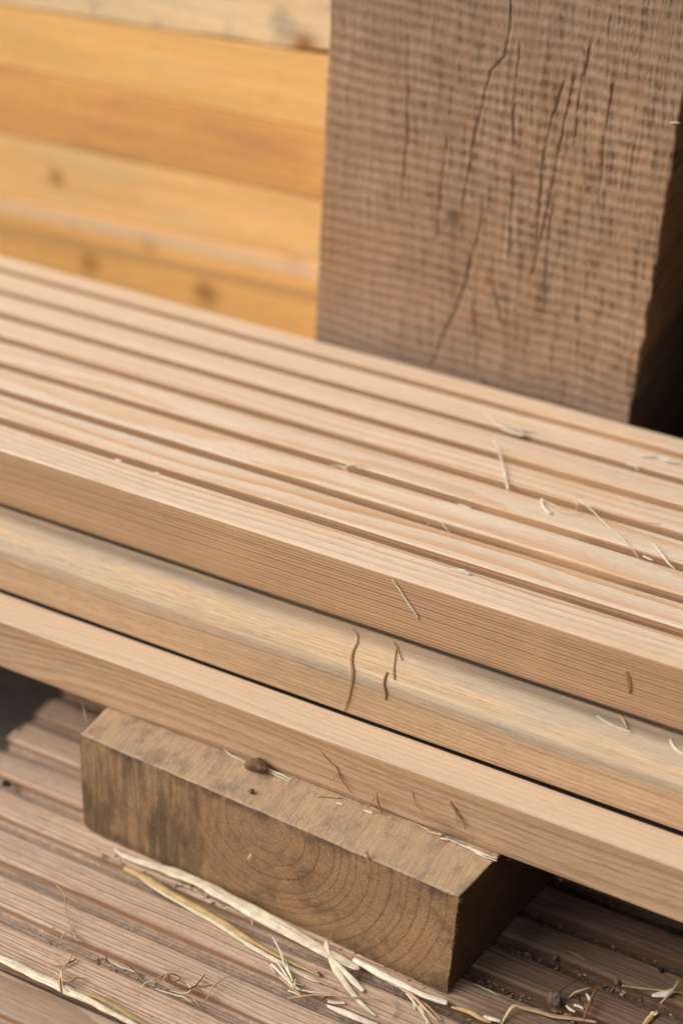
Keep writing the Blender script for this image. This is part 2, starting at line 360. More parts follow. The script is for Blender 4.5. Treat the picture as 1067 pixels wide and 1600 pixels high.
def block_hook(t, col, h, d):
    # end face: true growth rings seen end-on, saw marks, damp dark stains
    x, y, z = d['x'], d['y'], d['z']
    geo = t.n('ShaderNodeNewGeometry'); nx_, ny_, nz_ = t.sep(geo.outputs['True Normal'])
    end = t.sm(ny_, -.6, -.85)
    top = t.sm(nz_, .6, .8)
    s1 = t.noise(t.vec(t.m_('MULTIPLY', x, .10), 0., t.m_('MULTIPLY', z, .022)), 1, 4, .65)
    lf = t.sm(x, -205., -225.)
    vs_ = t.noise(t.vec(t.m_('MULTIPLY', x, .42), 0., t.m_('MULTIPLY', z, .03)), 1, 4, .7)
    lfm = t.m_('MULTIPLY', t.sm(x, -192., -238., 0, .8), end); col = t.mix(lfm, col, t.mix(t.sm(vs_, .35, .65), (.42, .26, .135), (.19, .11, .058)))
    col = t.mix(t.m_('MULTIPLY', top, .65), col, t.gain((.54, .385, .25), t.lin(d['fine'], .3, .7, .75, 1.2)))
    col = t.mix(t.m_('MULTIPLY', t.sm(d['r'], 24., 9.), t.m_('MULTIPLY', end, .88)), col, (.36, .215, .115))
    st = t.m_('MULTIPLY', t.sm(s1, .44, .62), t.m_('MULTIPLY', lf, end))
    col = t.mix(t.m_('MULTIPLY', st, .62), col, (.085, .058, .036))
    s2 = t.noise(d['P'], .07, 5, .7)
    col = t.mix(t.m_('MULTIPLY', t.sm(s2, .47, .68), t.m_('MULTIPLY', end, .6)), col, (.10, .066, .04))
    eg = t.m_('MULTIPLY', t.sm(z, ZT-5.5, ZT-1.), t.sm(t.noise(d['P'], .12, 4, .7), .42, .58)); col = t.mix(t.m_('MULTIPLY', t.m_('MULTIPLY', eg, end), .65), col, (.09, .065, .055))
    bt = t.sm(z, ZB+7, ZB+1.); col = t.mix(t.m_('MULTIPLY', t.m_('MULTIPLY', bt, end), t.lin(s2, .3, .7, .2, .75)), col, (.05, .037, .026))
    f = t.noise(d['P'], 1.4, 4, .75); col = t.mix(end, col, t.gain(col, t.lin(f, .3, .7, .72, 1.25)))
    rs = t.m_('MULTIPLY', t.sm(nx_, .6, .85), .85); col = t.mix(rs, col, t.gain((.085, .045, .022), t.lin(s2, .3, .7, .6, 1.3)))  # right flank darkened: its shade is painted into the colour
    # top: grey dirt blotches between tan grain
    s3 = t.noise(t.vec(t.m_('MULTIPLY', x, .13), t.m_('MULTIPLY', y, .08), 0.), 1, 6, .78)
    col = t.mix(t.m_('MULTIPLY', t.sm(s3, .46, .68), t.m_('MULTIPLY', top, .75)), col, (.20, .155, .12))
    h = t.m_('ADD', h, t.m_('MULTIPLY', f, 1.4))
    return col, h
O6 = (-195, -50, ZB)
bx, bz = pith.x, pith.z
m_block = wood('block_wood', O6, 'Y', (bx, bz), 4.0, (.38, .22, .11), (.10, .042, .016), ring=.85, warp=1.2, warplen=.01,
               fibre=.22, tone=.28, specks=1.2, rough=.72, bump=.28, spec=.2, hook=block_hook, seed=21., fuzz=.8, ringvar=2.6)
# replace the broad latewood profile by thin lines for this one
for nd in m_block.node_tree.nodes:
    if nd.type == 'VALTORGB' and len(nd.color_ramp.elements) == 5:
        for e, (p, c) in zip(nd.color_ramp.elements, [(0., .05), (.6, .05), (.86, .35), (.95, 1.), (1., .05)]): e.position = p; e.color = (c, c, c, 1)
V, Fc = block()
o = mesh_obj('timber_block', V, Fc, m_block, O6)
for p in o.data.polygons:
    if len(p.vertices) > 4: p.use_smooth = False
tag(o, 'short brown timber block with growth rings on its sawn end, propping up the board stack', 'timber block')

# ---------------------------------------------------------------- upright rough-sawn post
PY = 152.
def crack(t, x, z, pts, wid, soft=.5):
    q = [on_y(px, py, PY) for px, py in pts]; q = sorted([(v.z, v.x) for v in q])
    xc = t.curve(z, q)
    jn = t.noise(t.vec(t.m_('MULTIPLY', x, .3), 2., z), .10, 4, .6); x = t.m_('ADD', x, t.m_('MULTIPLY', t.m_('SUBTRACT', jn, .5), 2.4))
    m = t.sm(t.m_('ABSOLUTE', t.m_('SUBTRACT', x, xc)), wid*.8+soft*1.4, 0.)
    lo, hi = q[0][0], q[-1][0]
    return t.m_('MULTIPLY', m, t.m_('MULTIPLY', t.sm(z, lo, lo+5), t.sm(z, hi+.1, hi-5)))
def post_hook(t, col, h, d):
    x, y, z = d['x'], d['y'], d['z']
    # band-saw chatter: ridges about 4 mm apart, slightly uneven and tilted
    wz = t.noise(t.vec(t.m_('MULTIPLY', x, .02), 0., t.m_('MULTIPLY', z, .03)), 1, 2, .5)
    wz2 = t.noise(t.vec(t.m_('MULTIPLY', x, .25), 0., t.m_('MULTIPLY', z, .12)), 1, 3, .6)
    ph = t.m_('ADD', t.m_('MULTIPLY', z, 2*pi/5.0), t.m_('MULTIPLY', x, .05))
    ph = t.m_('ADD', ph, t.m_('ADD', t.m_('MULTIPLY', wz, 9.), t.m_('MULTIPLY', wz2, 2.2)))
    sw = t.m_('MULTIPLY_ADD', t.m_('SINE', ph), .5, .5)
    am = t.noise(t.vec(t.m_('MULTIPLY', x, .05), 3., t.m_('MULTIPLY', z, .04)), 1, 3, .6)
    fade = t.m_('MULTIPLY', t.lin(am, .3, .7, .25, 1.), t.lin(d['med'], .3, .7, .55, 1.1))
    col = t.mix(t.m_('MULTIPLY', t.m_('MULTIPLY', sw, fade), .42), col, (.45, .32, .25))
    col = t.gain(col, t.lin(t.m_('MULTIPLY', sw, fade), 0, 1, .84, 1.08))
    # short dark vertical splits in the grain, running across the chatter
    v1 = t.noise(t.vec(t.m_('MULTIPLY_ADD', x, .42, t.m_('MULTIPLY', z, .03)), 0., t.m_('MULTIPLY', z, .035)), 1, 4, .7)
    v2 = t.noise(t.vec(t.m_('MULTIPLY', x, 1.1), 5., t.m_('MULTIPLY', z, .06)), 1, 3, .7)
    rt = t.sm(x, -285., -185., .4, 1.)
    sp = t.m_('MULTIPLY', t.sm(v1, .53, .62), t.lin(sw, 0, 1, 1., .35)); sp = t.m_('MULTIPLY', sp, t.m_('MULTIPLY', rt, .75))
    col = t.mix(sp, col, (.10, .068, .045))
    sp2 = t.m_('MULTIPLY', t.m_('MULTIPLY', t.sm(v2, .52, .64), t.lin(sw, 0, 1, 1., .2)), t.m_('MULTIPLY', rt, .5)); col = t.mix(sp2, col, (.06, .042, .03))
    # long cracks seen on the face
    cr = None
    for pts, wd in [([(805, -40), (800, 0), (797, 50), (788, 88), (766, 112), (757, 150), (745, 200), (736, 250), (727, 300), (722, 345)], .42),
                    ([(757, 300), (752, 345), (740, 395), (728, 440), (715, 480), (690, 530), (672, 580)], .5),
                    ([(803, 262), (801, 320), (797, 360), (797, 410)], .4), ([(884, 120), (862, 190), (848, 250), (842, 330), (836, 400)], .4),
                    ([(900, 110), (880, 200), (868, 260), (855, 330), (838, 400), (826, 450)], .35),
                    ([(770, 440), (779, 480), (790, 530)], .3), ([(700, 200), (690, 290), (684, 380)], .22), ([(926, 60), (905, 150), (895, 240)], .22), ([(866, 300), (856, 380), (850, 470)], .22), ([(740, 470), (745, 540), (742, 600)], .25), ([(960, 120), (944, 220), (934, 330)], .22), ([(640, 120), (634, 230), (628, 330)], .2), ([(815, 60), (806, 130), (801, 190), (806, 240)], .35)]:
        m = crack(t, x, z, pts, wd); cr = m if cr is None else t.m_('MAXIMUM', cr, m)
    cb = t.noise(t.vec(x, 8., t.m_('MULTIPLY', z, .6)), .18, 3, .7); cr = t.m_('MULTIPLY', cr, t.lin(cb, .36, .56, .15, 1.), clamp=True)
    col = t.mix(t.m_('MULTIPLY', cr, .6), col, (.06, .04, .028))
    # soft blotches: orange-tan glow of fresh wood low on the left half, greyer towards top and base
    bl = t.noise(d['P'], .014, 3, .6); col = t.mix(t.sm(bl, .45, .68, 0, .4), col, (.33, .19, .09))
    gy = t.m_('MAXIMUM', t.sm(z, 30., 0.), t.m_('MULTIPLY', t.sm(z, 118., 150.), .8)); col = t.mix(t.m_('MULTIPLY', gy, .35), col, (.26, .20, .165))
    kn = t.n('ShaderNodeVectorMath', operation='DISTANCE'); kp = on_y(709, 338, PY); t.put(kn.inputs[0], d['P']); t.put(kn.inputs[1], tuple(kp))
    col = t.mix(t.sm(kn.outputs['Value'], 4.2, 1.2, 0, .7), col, (.09, .06, .045))
    # a thin slanting pencil-like scratch
    hh = t.m_('ADD', t.m_('MULTIPLY', h, .35), t.m_('MULTIPLY', t.m_('MULTIPLY', sw, fade), 1.1))
    hh = t.m_('SUBTRACT', hh, t.m_('ADD', t.m_('MULTIPLY', cr, 2.5), t.m_('ADD', sp, sp2)))
    return col, hh
O7 = (-208, PY, -152)
m_post = wood('rough_sawn_post', O7, 'Z', (-330, PY+60), 3.4, (.42, .255, .15), (.29, .16, .09), ring=.4, warp=3., warplen=.006,
              fibre=.35, tone=.22, specks=.3, rough=.8, bump=.42, spec=.1, hook=post_hook, seed=31.)
def box_grid(x0, x1, y0, y1, z0, z1, zs=4., wob=.5, seed=0., rad=1.2, edge=None):
    prof = densify(smooth_chain([(x0, y0, rad), (x1, y0, rad), (x1, y1, rad), (x0, y1, rad)]), 4.)
    V = []; Fc = []; n = len(prof); zz = np.arange(z0, z1+zs, zs)
    for z in zz:
        for (x, y) in prof:
            e = edge(x, y, z) if edge else (0, 0)
            V.append((x+n3(x*.05+seed, y*.05, z*.06)*wob+e[0], y+n3(x*.05, y*.05+seed, z*.06)*wob+e[1], z))
    for i in range(len(zz)-1):
        for j in range(n):
            k = (j+1) % n; Fc.append((i*n+j, i*n+k, (i+1)*n+k, (i+1)*n+j))
    Fc.append(tuple(range(n-1, -1, -1))); Fc.append(tuple((len(zz)-1)*n+j for j in range(n)))
    return V, Fc
def post_edge(x, y, z):
    if x > -140 and y < PY+6: return (n3(z*.12, 1, 2)*.9 + n3(z*.5, 5, 2)*.4, 0)
    return (0, 0)
V, Fc = box_grid(-280.6, -136.4, PY, PY+144, -152, 420, 2., .5, 3., edge=post_edge)
o = mesh_obj('timber_post', V, Fc, m_post, O7)
for p in o.data.polygons[-2:]: p.use_smooth = False
tag(o, 'thick upright rough-sawn brown post with saw chatter marks and long cracks, behind the board stack', 'timber post')

# added dark timbers, mostly out of view, keeping light off the right side
m_dark = wood('added_dark_wood', (-70, 170, -152), 'Z', (-60, 260), 4., (.055, .036, .022), (.03, .02, .012), ring=.5, specks=0, rough=.8, bump=.2, seed=41.)
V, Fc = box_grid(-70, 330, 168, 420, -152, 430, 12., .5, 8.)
o = mesh_obj('added_shade_timber', V, Fc, m_dark, (-70, 168, -152)); tag(o, 'added nearly black timber right of the post, out of view, blocking light', 'timber')
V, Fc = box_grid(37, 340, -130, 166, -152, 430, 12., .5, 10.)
o = mesh_obj('added_shade_timber', V, Fc, m_dark, (-70, 168, -152)); o.location = (-.070, .168, -.152); tag(o, 'added nearly black timber pile past the right-hand board ends, unseen, blocking light', 'timber')
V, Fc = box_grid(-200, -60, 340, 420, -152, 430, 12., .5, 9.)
o = mesh_obj('added_shade_timber', V, Fc, m_dark, (-70, 168, -152)); o.location = (-.070, .168, -.152); tag(o, 'added nearly black filler timber behind the post, darkening the gap at its right', 'timber')

# ---------------------------------------------------------------- honey-coloured planks behind
QY = 232.
joints = [((0, 6), (505, 86)), ((0, 104), (505, 207)), ((0, 206), (495, 313)), ((0, 304), (490, 408))]
def zline(j, X):
    a, b = on_y(*j[0], QY), on_y(*j[1], QY); return a.z+(X-a.x)*(b.z-a.z)/(b.x-a.x)
specs = [ # early, late, label, knots(px,py,rad,str)
  ((.82, .59, .34), (.68, .44, .21), 'weathered greyish plank at the top of the honey-coloured plank stack, with dark smudges', [(475, 72, 7, .95), (400, 22, 8, .0)]),  # dark edge mark is no knot: it paints the shaded gap below
  ((.86, .50, .18), (.76, .38, .10), 'bright yellow-orange plank directly under the greyish top plank', []),
  ((.74, .37, .12), (.58, .27, .10), 'deep orange-brown plank, third from the top of the honey-coloured plank stack', []),
  ((.90, .53, .21), (.80, .40, .12), 'pale honey plank with a single knot near the left edge of the photo', [(88, 277, 5, .65)]),
  ((.92, .50, .17), (.74, .36, .10), 'lowest visible honey-coloured plank, streaked, with brown knots just above the top decking board', [(233, 378, 5, .5), (141, 412, 6, .65), (322, 458, 7, .75), (117, 352, 4, .25), (462, 413, 6, .3)]),
]
gap = .5
tops = [None]+joints; Zs = []
for i, (e, l, lab, kn) in enumerate(specs):
    up = (lambda X: zline(joints[0], X)+36) if i == 0 else (lambda X, j=joints[i-1]: zline(j, X))
    dn = (lambda X, j=joints[i]: zline(j, X)) if i < 4 else (lambda X: -151.8)
    oy = [0, .4, -.3, .2, -.2][i]
    org = (-520, QY, 20)
    def hk(t, col, h, d, i=i, kn=kn):
        c2, h2 = knot_hook([(*on_y(px, py, QY), rad, st) for px, py, rad, st in kn if st > 0])(t, col, h, d)
        if i == 0:
            s = t.noise(t.vec(t.m_('MULTIPLY', d['x'], .05), t.m_('MULTIPLY', d['y'], .04), t.m_('MULTIPLY', d['z'], .05)), 1, 3, .6)
            c2 = t.mix(t.sm(s, .52, .70, 0, .55), c2, (.22, .19, .17))
        if i == 4:
            zj = t.m_('SUBTRACT', d['z'], t.curve(d['x'], [(-700, zline(joints[3], -700)), (-300, zline(joints[3], -300))]))
            c2 = t.mix(t.sm(t.m_('ABSOLUTE', t.m_('ADD', zj, 5.5)), 6., 2., 0, .6), c2, (.84, .62, .42))
            c2 = t.mix(t.sm(t.m_('ABSOLUTE', t.m_('ADD', zj, 19.)), 5., 1., 0, .55), c2, (.46, .25, .11))
        else:
            zj = t.m_('SUBTRACT', d['z'], t.curve(d['x'], [(-700, zline(joints[i], -700)), (-300, zline(joints[i], -300))]))
            e_ = t.m_('MULTIPLY', t.sm(zj, 31. , 37.), .45)
            b_ = t.noise(t.vec(t.m_('MULTIPLY', d['x'], .012), 0., t.m_('MULTIPLY', d['z'], .1)), 1, 2, .5)
            c2 = t.mix(t.sm(b_, .5, .66, 0, .45), c2, [(.5, .42, .32), (.80, .52, .22), (.52, .25, .10), (.78, .56, .28)][i])
        return c2, h2
    mt = wood('honey_plank_%s' % ['grey', 'yellow', 'orange', 'pale', 'streaked'][i], org, 'X', (QY-60-30*i, 20*i), 5., e, l, ring=.45, warp=5, fibre=.15, tone=.3,
              grey=(.34, .27, .18), grey_amt=0., specks=0, rough=.6, bump=.15, spec=.3, hook=hk, seed=50+i*3.)
    V = []; Fc = []; xs = list(range(-1000, -149, 10))
    cs = [(0, 0), (.0, .08), (.0, .25), (0, .5), (0, .75), (0, .92), (0, 1)]
    for X in xs:
        zu, zd = up(X)-gap/2, dn(X)+gap/2
        if i == 0: zd += 2.6*math.exp(-((X+318)/11.)**2) + .8*math.exp(-((X+370)/14.)**2)
        wv = n3(X*.01+i, 3, 1)*.5
        for (yy, zz) in [(.8, zd), (.2, zd+.2), (0, zd+.8), (0, (zu+zd)/2), (0, zu-.8), (.2, zu-.2), (.8, zu), (140, zu), (140, zd)]:
            V.append((X, QY+oy+yy+wv, zz))
    n = 9
    for a in range(len(xs)-1):
        for j in range(n):
            k = (j+1) % n; Fc.append((a*n+j, (a+1)*n+j, (a+1)*n+k, a*n+k))
    Fc.append(tuple(range(n))); Fc.append(tuple((len(xs)-1)*n+j for j in range(n-1, -1, -1)))
    o = mesh_obj('timber_plank', V, Fc, mt, org, smooth=False); tag(o, lab, 'timber plank', 'honey-coloured planks behind the stack')

# ---------------------------------------------------------------- ground
t = NT('packed_dirt'); P = t.coords((0, 0, 0)); a = t.noise(P, .03, 6, .6); b = t.noise(P, .6, 4, .7)
c = t.mix(t.sm(a, .35, .65), (.075, .065, .055), (.12, .10, .085)); c = t.gain(c, t.lin(b, .3, .7, .75, 1.25))
m_ground = t.finish(c, .9, b, 2., .1)
V = []; Fc = []; N = 60
gx = [-6000*(abs(1-2*i/N)**3)*(1 if i < N/2 else -1) for i in range(N+1)]
for yv in gx:
    for xv in gx: V.append((-xv-200 if False else xv-200, yv+50, -152.6))
for j in range(N):
    for i in range(N): Fc.append((j*(N+1)+i, (j+1)*(N+1)+i, (j+1)*(N+1)+i+1, j*(N+1)+i+1))
o = mesh_obj('ground', V, Fc, m_ground, (0, 0, 0))
o.data.update()
if o.data.polygons[0].normal.z < 0: o.data.flip_normals()
tag(o, 'dark packed dirt beyond the sawn end of the weathered board', None, kind='structure'); 

# ---------------------------------------------------------------- straw, fibres, splinters
def straw_mat(name, c1, c2, rough=.5, spec=.35, streak=1.):
    t = NT(name); P = t.coords((0, 0, 0)); uv = t.n('ShaderNodeUVMap').outputs[0]; u, v, _ = t.sep(uv)
    n = t.noise(t.vec(t.m_('MULTIPLY', u, 9.), t.m_('MULTIPLY', v, .045), 0.), 1, 4, .75)
    n2 = t.noise(P, .25, 3, .6)
    c = t.mix(t.m_('MULTIPLY', t.sm(n, .35, .7), streak, clamp=True), c1, c2); c = t.gain(c, t.lin(n2, .3, .7, .75, 1.15)); st_ = t.noise(t.vec(t.m_('MULTIPLY', u, 16.), t.m_('MULTIPLY', v, .05), 9.), 1, 2, .6); c = t.gain(c, t.sm(st_, .66, .54, .62, 1.))
    return t.finish(c, rough, n, .25, spec)
M = dict(bark=straw_mat('reddish_bark_fibre', (.52, .29, .13), (.24, .115, .05), .6, .2), pale=straw_mat('pale_straw', (.84, .74, .56), (.62, .48, .31)), white=straw_mat('white_straw', (.86, .78, .65), (.70, .58, .43)),
         gold=straw_mat('golden_straw', (.42, .25, .08), (.60, .45, .24)), tan=straw_mat('tan_straw', (.62, .43, .25), (.42, .26, .14)),
         brown=straw_mat('brown_bark_fibre', (.24, .11, .045), (.13, .06, .028), .6, .2), dark=straw_mat('dark_bark', (.10, .05, .025), (.05, .028, .016), .7, .2),
         grey=straw_mat('grey_brown_crumb', (.22, .16, .12), (.12, .085, .06), .85, .1), black=straw_mat('black_crumb', (.02, .02, .02), (.03, .035, .035), .8, .1))
def spline(pts, vals, n):
    m = len(pts); out = []; ov = []
    for i in range(n):
        s = i/(n-1)*(m-1); k = min(int(s), m-2); u = s-k
        p0, p1, p2, p3 = pts[max(k-1, 0)], pts[k], pts[k+1], pts[min(k+2, m-1)]
        out.append(.5*((2*p1)+(-p0+p2)*u+(2*p0-5*p1+4*p2-p3)*u*u+(-p0+3*p1-3*p2+p3)*u**3))
        ov.append(vals[k]*(1-u)+vals[k+1]*u)
    return out, ov
def strip(pts, widths, nrm, thick=.14, arch=.12, jag=.12, seed=0, torn=False):
    """flat or arched blade with real thickness, lying on a surface of normal nrm"""
    L = sum((pts[i+1]-pts[i]).length for i in range(len(pts)-1)); n = max(8, min(90, int(L/.9)))
    C, W = spline(pts, widths, n); V = []; Fc = []; UV = []; nrm = Vector(nrm).normalized(); m = 7
    for i in range(n):
        tg = (C[min(i+1, n-1)]-C[max(i-1, 0)]); tg = tg.normalized() if tg.length > 1e-6 else Vector((1, 0, 0))
        sd = tg.cross(nrm).normalized(); up = sd.cross(tg).normalized(); w = W[i]/2
        w *= 1+jag*(n3(i*.16, seed, 2)*2+n3(i*.7, seed, 4)*.6)
        tw = n3(i*.06, seed*1.7, 5)*.5; sd2 = sd*cos(tw)+up*sin(tw)*.5
        ring = []
        for j in range(m):
            k = -1+2*j/(m-1); ex = 0
            if torn and i in (0, n-1): ex = (n3(j*1.7, seed, 8)*2.2)*(1 if i else -1)
            ring.append(C[i]+sd2*(k*w)+up*(arch*w*(1-k*k)+thick+.10*w*n3(k*3, i*.1, seed))+tg*ex)
        low = [p-up*max(thick, .05) for p in ring]
        V += ring+low[::-1]
    c = 2*m
    for i in range(n-1):
        for j in range(c):
            k = (j+1) % c; Fc.append((i*c+j, i*c+k, (i+1)*c+k, (i+1)*c+j))
    Fc.append(tuple(range(c-1, -1, -1))); Fc.append(tuple((n-1)*c+j for j in range(c)))
    uv = {}
    for i in range(n):
        for j in range(c): uv[i*c+j] = ((j if j < m else c-1-j)/(m-1)+seed*.37, i*L/n)
    return V, Fc, uv
def tube(pts, rads, seed=0, m=7, rough=.15, flat=1., nrm=(0, 0, 1)):
    L = sum((pts[i+1]-pts[i]).length for i in range(len(pts)-1)); n = max(6, min(90, int(L/.6)))
    C, R = spline(pts, rads, n); V = []; Fc = []; uv = {}
    for i in range(n):
        tg = (C[min(i+1, n-1)]-C[max(i-1, 0)]); tg = tg.normalized() if tg.length > 1e-6 else Vector((1, 0, 0))
        nn = Vector(nrm); sd = tg.cross(nn)
        if sd.length < 1e-3: sd = tg.cross(Vector((0, 1, 0)))
        sd.normalize(); up = sd.cross(tg).normalized()
        j1 = Vector((n3(i*.35, seed, 0), n3(i*.35, seed, 9), n3(i*.35, seed, 19)))*.22
        for j in range(m):
            a = 2*pi*j/m; r = R[i]*(1+rough*n3(cos(a)*1.3+seed, sin(a)*1.3, i*.3))
            V.append(C[i]+j1+sd*(cos(a)*r)+up*(sin(a)*r*flat+r*flat)); uv[i*m+j] = (j/m*2+seed*.37, i*L/n)
    for i in range(n-1):
        for j in range(m):
            k = (j+1) % m; Fc.append((i*m+j, i*m+k, (i+1)*m+k, (i+1)*m+j))
    Fc.append(tuple(range(m-1, -1, -1))); Fc.append(tuple((n-1)*m+j for j in range(m)))
    return V, Fc, uv
def add_uv(o, uv):
    l = o.data.uv_layers.new(name='UVMap')
    for lp in o.data.loops: l.data[lp.index].uv = uv.get(lp.vertex_index, (0, 0))
SURF = dict(top=('z', 0., (0, 0, 1)), deck=('z', -126., (0, 0, 1)), btop=('z', -78.4, (0, 0, 1)), btopz=('z', -78.4, (0, 0, 1)),
            f1=('y', 0., (0, -1, 0)), f2=('y', -15.6, (0, -1, 0)), f3=('y', -30.9, (0, -1, 0)), bf=('y', -51.5, (0, -1, 0)), post=('y', PY, (0, -1, 0)))
def place(surf, pix, lift):
    k, v, nr = SURF[surf]; out = []
    for i, (px, py) in enumerate(pix):
        L = lift[i] if hasattr(lift, '__len__') else lift
        if surf == 'f2':    # rounded shoulder of the middle board
            p = on_profile(px, py, PROF_MID)-Vector(ray(px, py))*L*.9
        elif k == 'z': p = on_z(px, py, v+L)
        else: p = on_y(px, py, v-L)
        out.append(p)
    return out, nr
PXMM = 4.6
cnt = [0]
def piece(kind, surf, pix, wpx, mat, lift=.15, parent=None, name=None, org=None, **kw):
    cnt[0] += 1; s = cnt[0]*1.37
    pts, nr = place(surf, pix, lift)
    w = [q/(PXMM if kind == 'strip' else 5.6) for q in (wpx if hasattr(wpx, '__len__') else [wpx*.5]+[wpx]*(len(pix)-2)+[wpx*.4])]
    if kind == 'strip': V, Fc, uv = strip(pts, w, nr, seed=s, **kw)
    else: V, Fc, uv = tube(pts, [q/2 for q in w], seed=s, nrm=nr, **kw)
    o_ = org if org is not None else min(pts, key=lambda p: p.z)
    o = mesh_obj(name, V, Fc, M[mat], tuple(o_), parent); add_uv(o, uv)
    return o
G_TOP, G_DECK, G_FR = 'straw and fibres on the top board', 'straw and debris on the weathered deck', 'bark fibres clinging to the board edges'
def single(name, label, cat, group, kind, surf, pix, wpx, mat, lift=.15, **kw):
    return tag(piece(kind, surf, pix, wpx, mat, lift, name=name, **kw), label, cat, group)
def bundle(name, label, cat, group, parts):
    """a thing of several strands: parts = (partname, kind, surf, pix, wpx, mat, lift, kw)"""
    p0, _ = place(parts[0][2], parts[0][3][:1], 0); root = empty(name, tuple(p0[0])); tag(root, label, cat, group)
    for pn, kd, sf, pix, w, mt, lf, kw in parts: piece(kd, sf, pix, w, mt, lf, parent=root, name=pn, org=p0[0], **kw)
    return root

# -- on the weathered deck
bundle('straw_stalk', 'long flat pale straw lying along the foot of the timber block, its right end torn', 'straw', G_DECK, [
  ('blade', 'strip', 'deck', [(180, 1327), (195, 1338), (231, 1350), (270, 1363), (313, 1380), (352, 1401), (400, 1427), (449, 1454), (498, 1482), (531, 1499), (560, 1514)],
   [4, 11, 16, 19, 22, 24, 23, 22, 21, 18, 10], 'pale', [.3, .6, 1.2, 2, 2.5, 2.6, 2.4, 2.2, 2., 1.5, .8], dict(torn=True, arch=.14, thick=.3, jag=.14)),
  ('hanging_strand', 'tube', 'deck', [(393, 1415), (392, 1428), (394, 1446)], [3, 3, 2], 'pale', [2.2, 1.2, .2], {}),
  ('hanging_strand', 'strip', 'deck', [(420, 1448), (450, 1462), (470, 1472)], [3, 7, 3], 'tan', .8, {}),
])
single('straw_stalk', 'smooth tan straw at the front corner of the block, cut square at its right end', 'straw', G_DECK, 'strip', 'deck',
       [(552, 1500), (575, 1512), (597, 1524), (630, 1540), (662, 1556), (699, 1568)], [7, 12, 13, 13, 12, 10], 'white', [1.6, 1.5, 1.3, 1.1, .9, .7], arch=.55, thick=.4)
bundle('straw_shred', 'forked pale straw shred pointing down from the long straw towards the bottom edge', 'straw', G_DECK, [
  ('prong', 'strip', 'deck', [(509, 1472), (513, 1490), (525, 1514), (541, 1539), (562, 1565), (586, 1587)], [5, 8, 12, 11, 8, 3], 'pale', [2.6, 2.2, 1.6, 1.2, .8, .5], dict(torn=True)),
  ('prong', 'strip', 'deck', [(522, 1500), (538, 1518), (553, 1534), (568, 1549)], [5, 10, 10, 7], 'white', [2.2, 1.5, 1., .7], dict(torn=True, arch=.1)),
])
bundle('straw_stalk', 'golden split straw with a rounded left tip, parallel to the long pale straw', 'straw', G_DECK, [
  ('husk', 'strip', 'deck', [(195, 1357), (212, 1364), (231, 1374), (264, 1394), (297, 1412), (330, 1430), (362, 1450), (395, 1471), (428, 1490), (464, 1508), (500, 1525)],
   [8, 14, 16, 15, 13, 12, 11, 9, 8, 7, 4], 'gold', [.6, 1.2, 1.6, 1.8, 1.6, 1.4, 1.4, 1.4, 1.2, .9, .6], dict(arch=.5, thick=.3)),
  ('pith', 'strip', 'deck', [(200, 1360), (225, 1375), (255, 1394), (290, 1415), (330, 1438), (362, 1458), (395, 1480), (430, 1500), (465, 1519), (496, 1533)],
   [4, 8, 9, 9, 8, 8, 8, 8, 8, 7], 'pale', [.5, 1.3, 1.5, 1.3, 1.1, 1., .9, .9, .8, .5], dict(torn=True)),
  ('cut_end', 'tube', 'deck', [(497, 1521), (503, 1525)], [5, 5], 'dark', .6, {}),
  ('side_strand', 'tube', 'deck', [(430, 1507), (465, 1522), (500, 1535), (523, 1545)], [2, 3, 4, 3], 'tan', .4, {}),
])
bundle('straw_stalk', 'pale straw with a tan fibre knot, lying in the gap at the bottom left corner', 'straw', G_DECK, [
  ('blade', 'strip', 'deck', [(-40, 1478), (0, 1497), (29, 1510), (58, 1525), (85, 1537), (112, 1551), (139, 1563), (166, 1578), (193, 1592), (220, 1606)],
   [12, 14, 17, 17, 17, 16, 14, 12, 11, 7], 'pale', [.6, .8, 1.2, 1.3, 1.3, 1.2, 1., .8, .6, .3], dict(arch=.5, thick=.35)),
  ('husk', 'strip', 'deck', [(118, 1545), (140, 1553), (163, 1563), (188, 1576), (212, 1591), (235, 1604)], [3, 6, 8, 8, 7, 4], 'gold', [1.5, 1.5, 1.3, 1., .8, .6], {}),
  ('fibre_knot', 'tube', 'deck', [(90, 1512), (96, 1520), (94, 1532), (95, 1545), (97, 1553)], [2, 4, 5, 5, 3], 'tan', [2, 2.6, 2.4, 2, 1], {}),
  ('fibre_knot', 'tube', 'deck', [(98, 1514), (97, 1526), (99, 1540), (104, 1548), (118, 1556)], [2, 4, 3, 3, 2], 'tan', [3, 3, 2.4, 2, 1.5], {}),
  ('fibre_knot', 'tube', 'deck', [(82, 1528), (92, 1524), (101, 1533), (112, 1534), (122, 1529), (138, 1530)], [2, 3, 5, 5, 3, 2], 'tan', [1.5, 2.6, 2.8, 2.4, 1.6, 1.], {}),
])
bundle('dry_tendril', 'small curled brown tendril just above the fibre knot of the bottom left straw', 'tendril', G_DECK, [
  ('strand', 'tube', 'deck', [(80, 1507), (92, 1509), (103, 1508), (110, 1500), (114, 1491)], [2, 3, 4, 3, 2], 'tan', [.4, .8, 1.2, 2, 3], {}),
  ('strand', 'tube', 'deck', [(95, 1511), (106, 1507), (117, 1501), (119, 1498)], [2, 3, 3, 2], 'brown', .8, {}),
])
bundle('grass_blade', 'thin tan grass blade standing in a small loop near the deck\'s left side', 'grass blade', G_DECK, [
  ('blade', 'tube', 'deck', [(88, 1384), (100, 1396), (102, 1412), (106, 1432), (112, 1455)], [2, 2.5, 2.5, 2.5, 3], 'tan', [9, 8, 6, 3, .4], {}),
  ('loop', 'tube', 'deck', [(96, 1467), (102, 1459), (112, 1456), (118, 1463), (121, 1472)], [2, 3, 3, 3, 2], 'tan', [.2, 1, 1.5, 1, .3], {}),
])
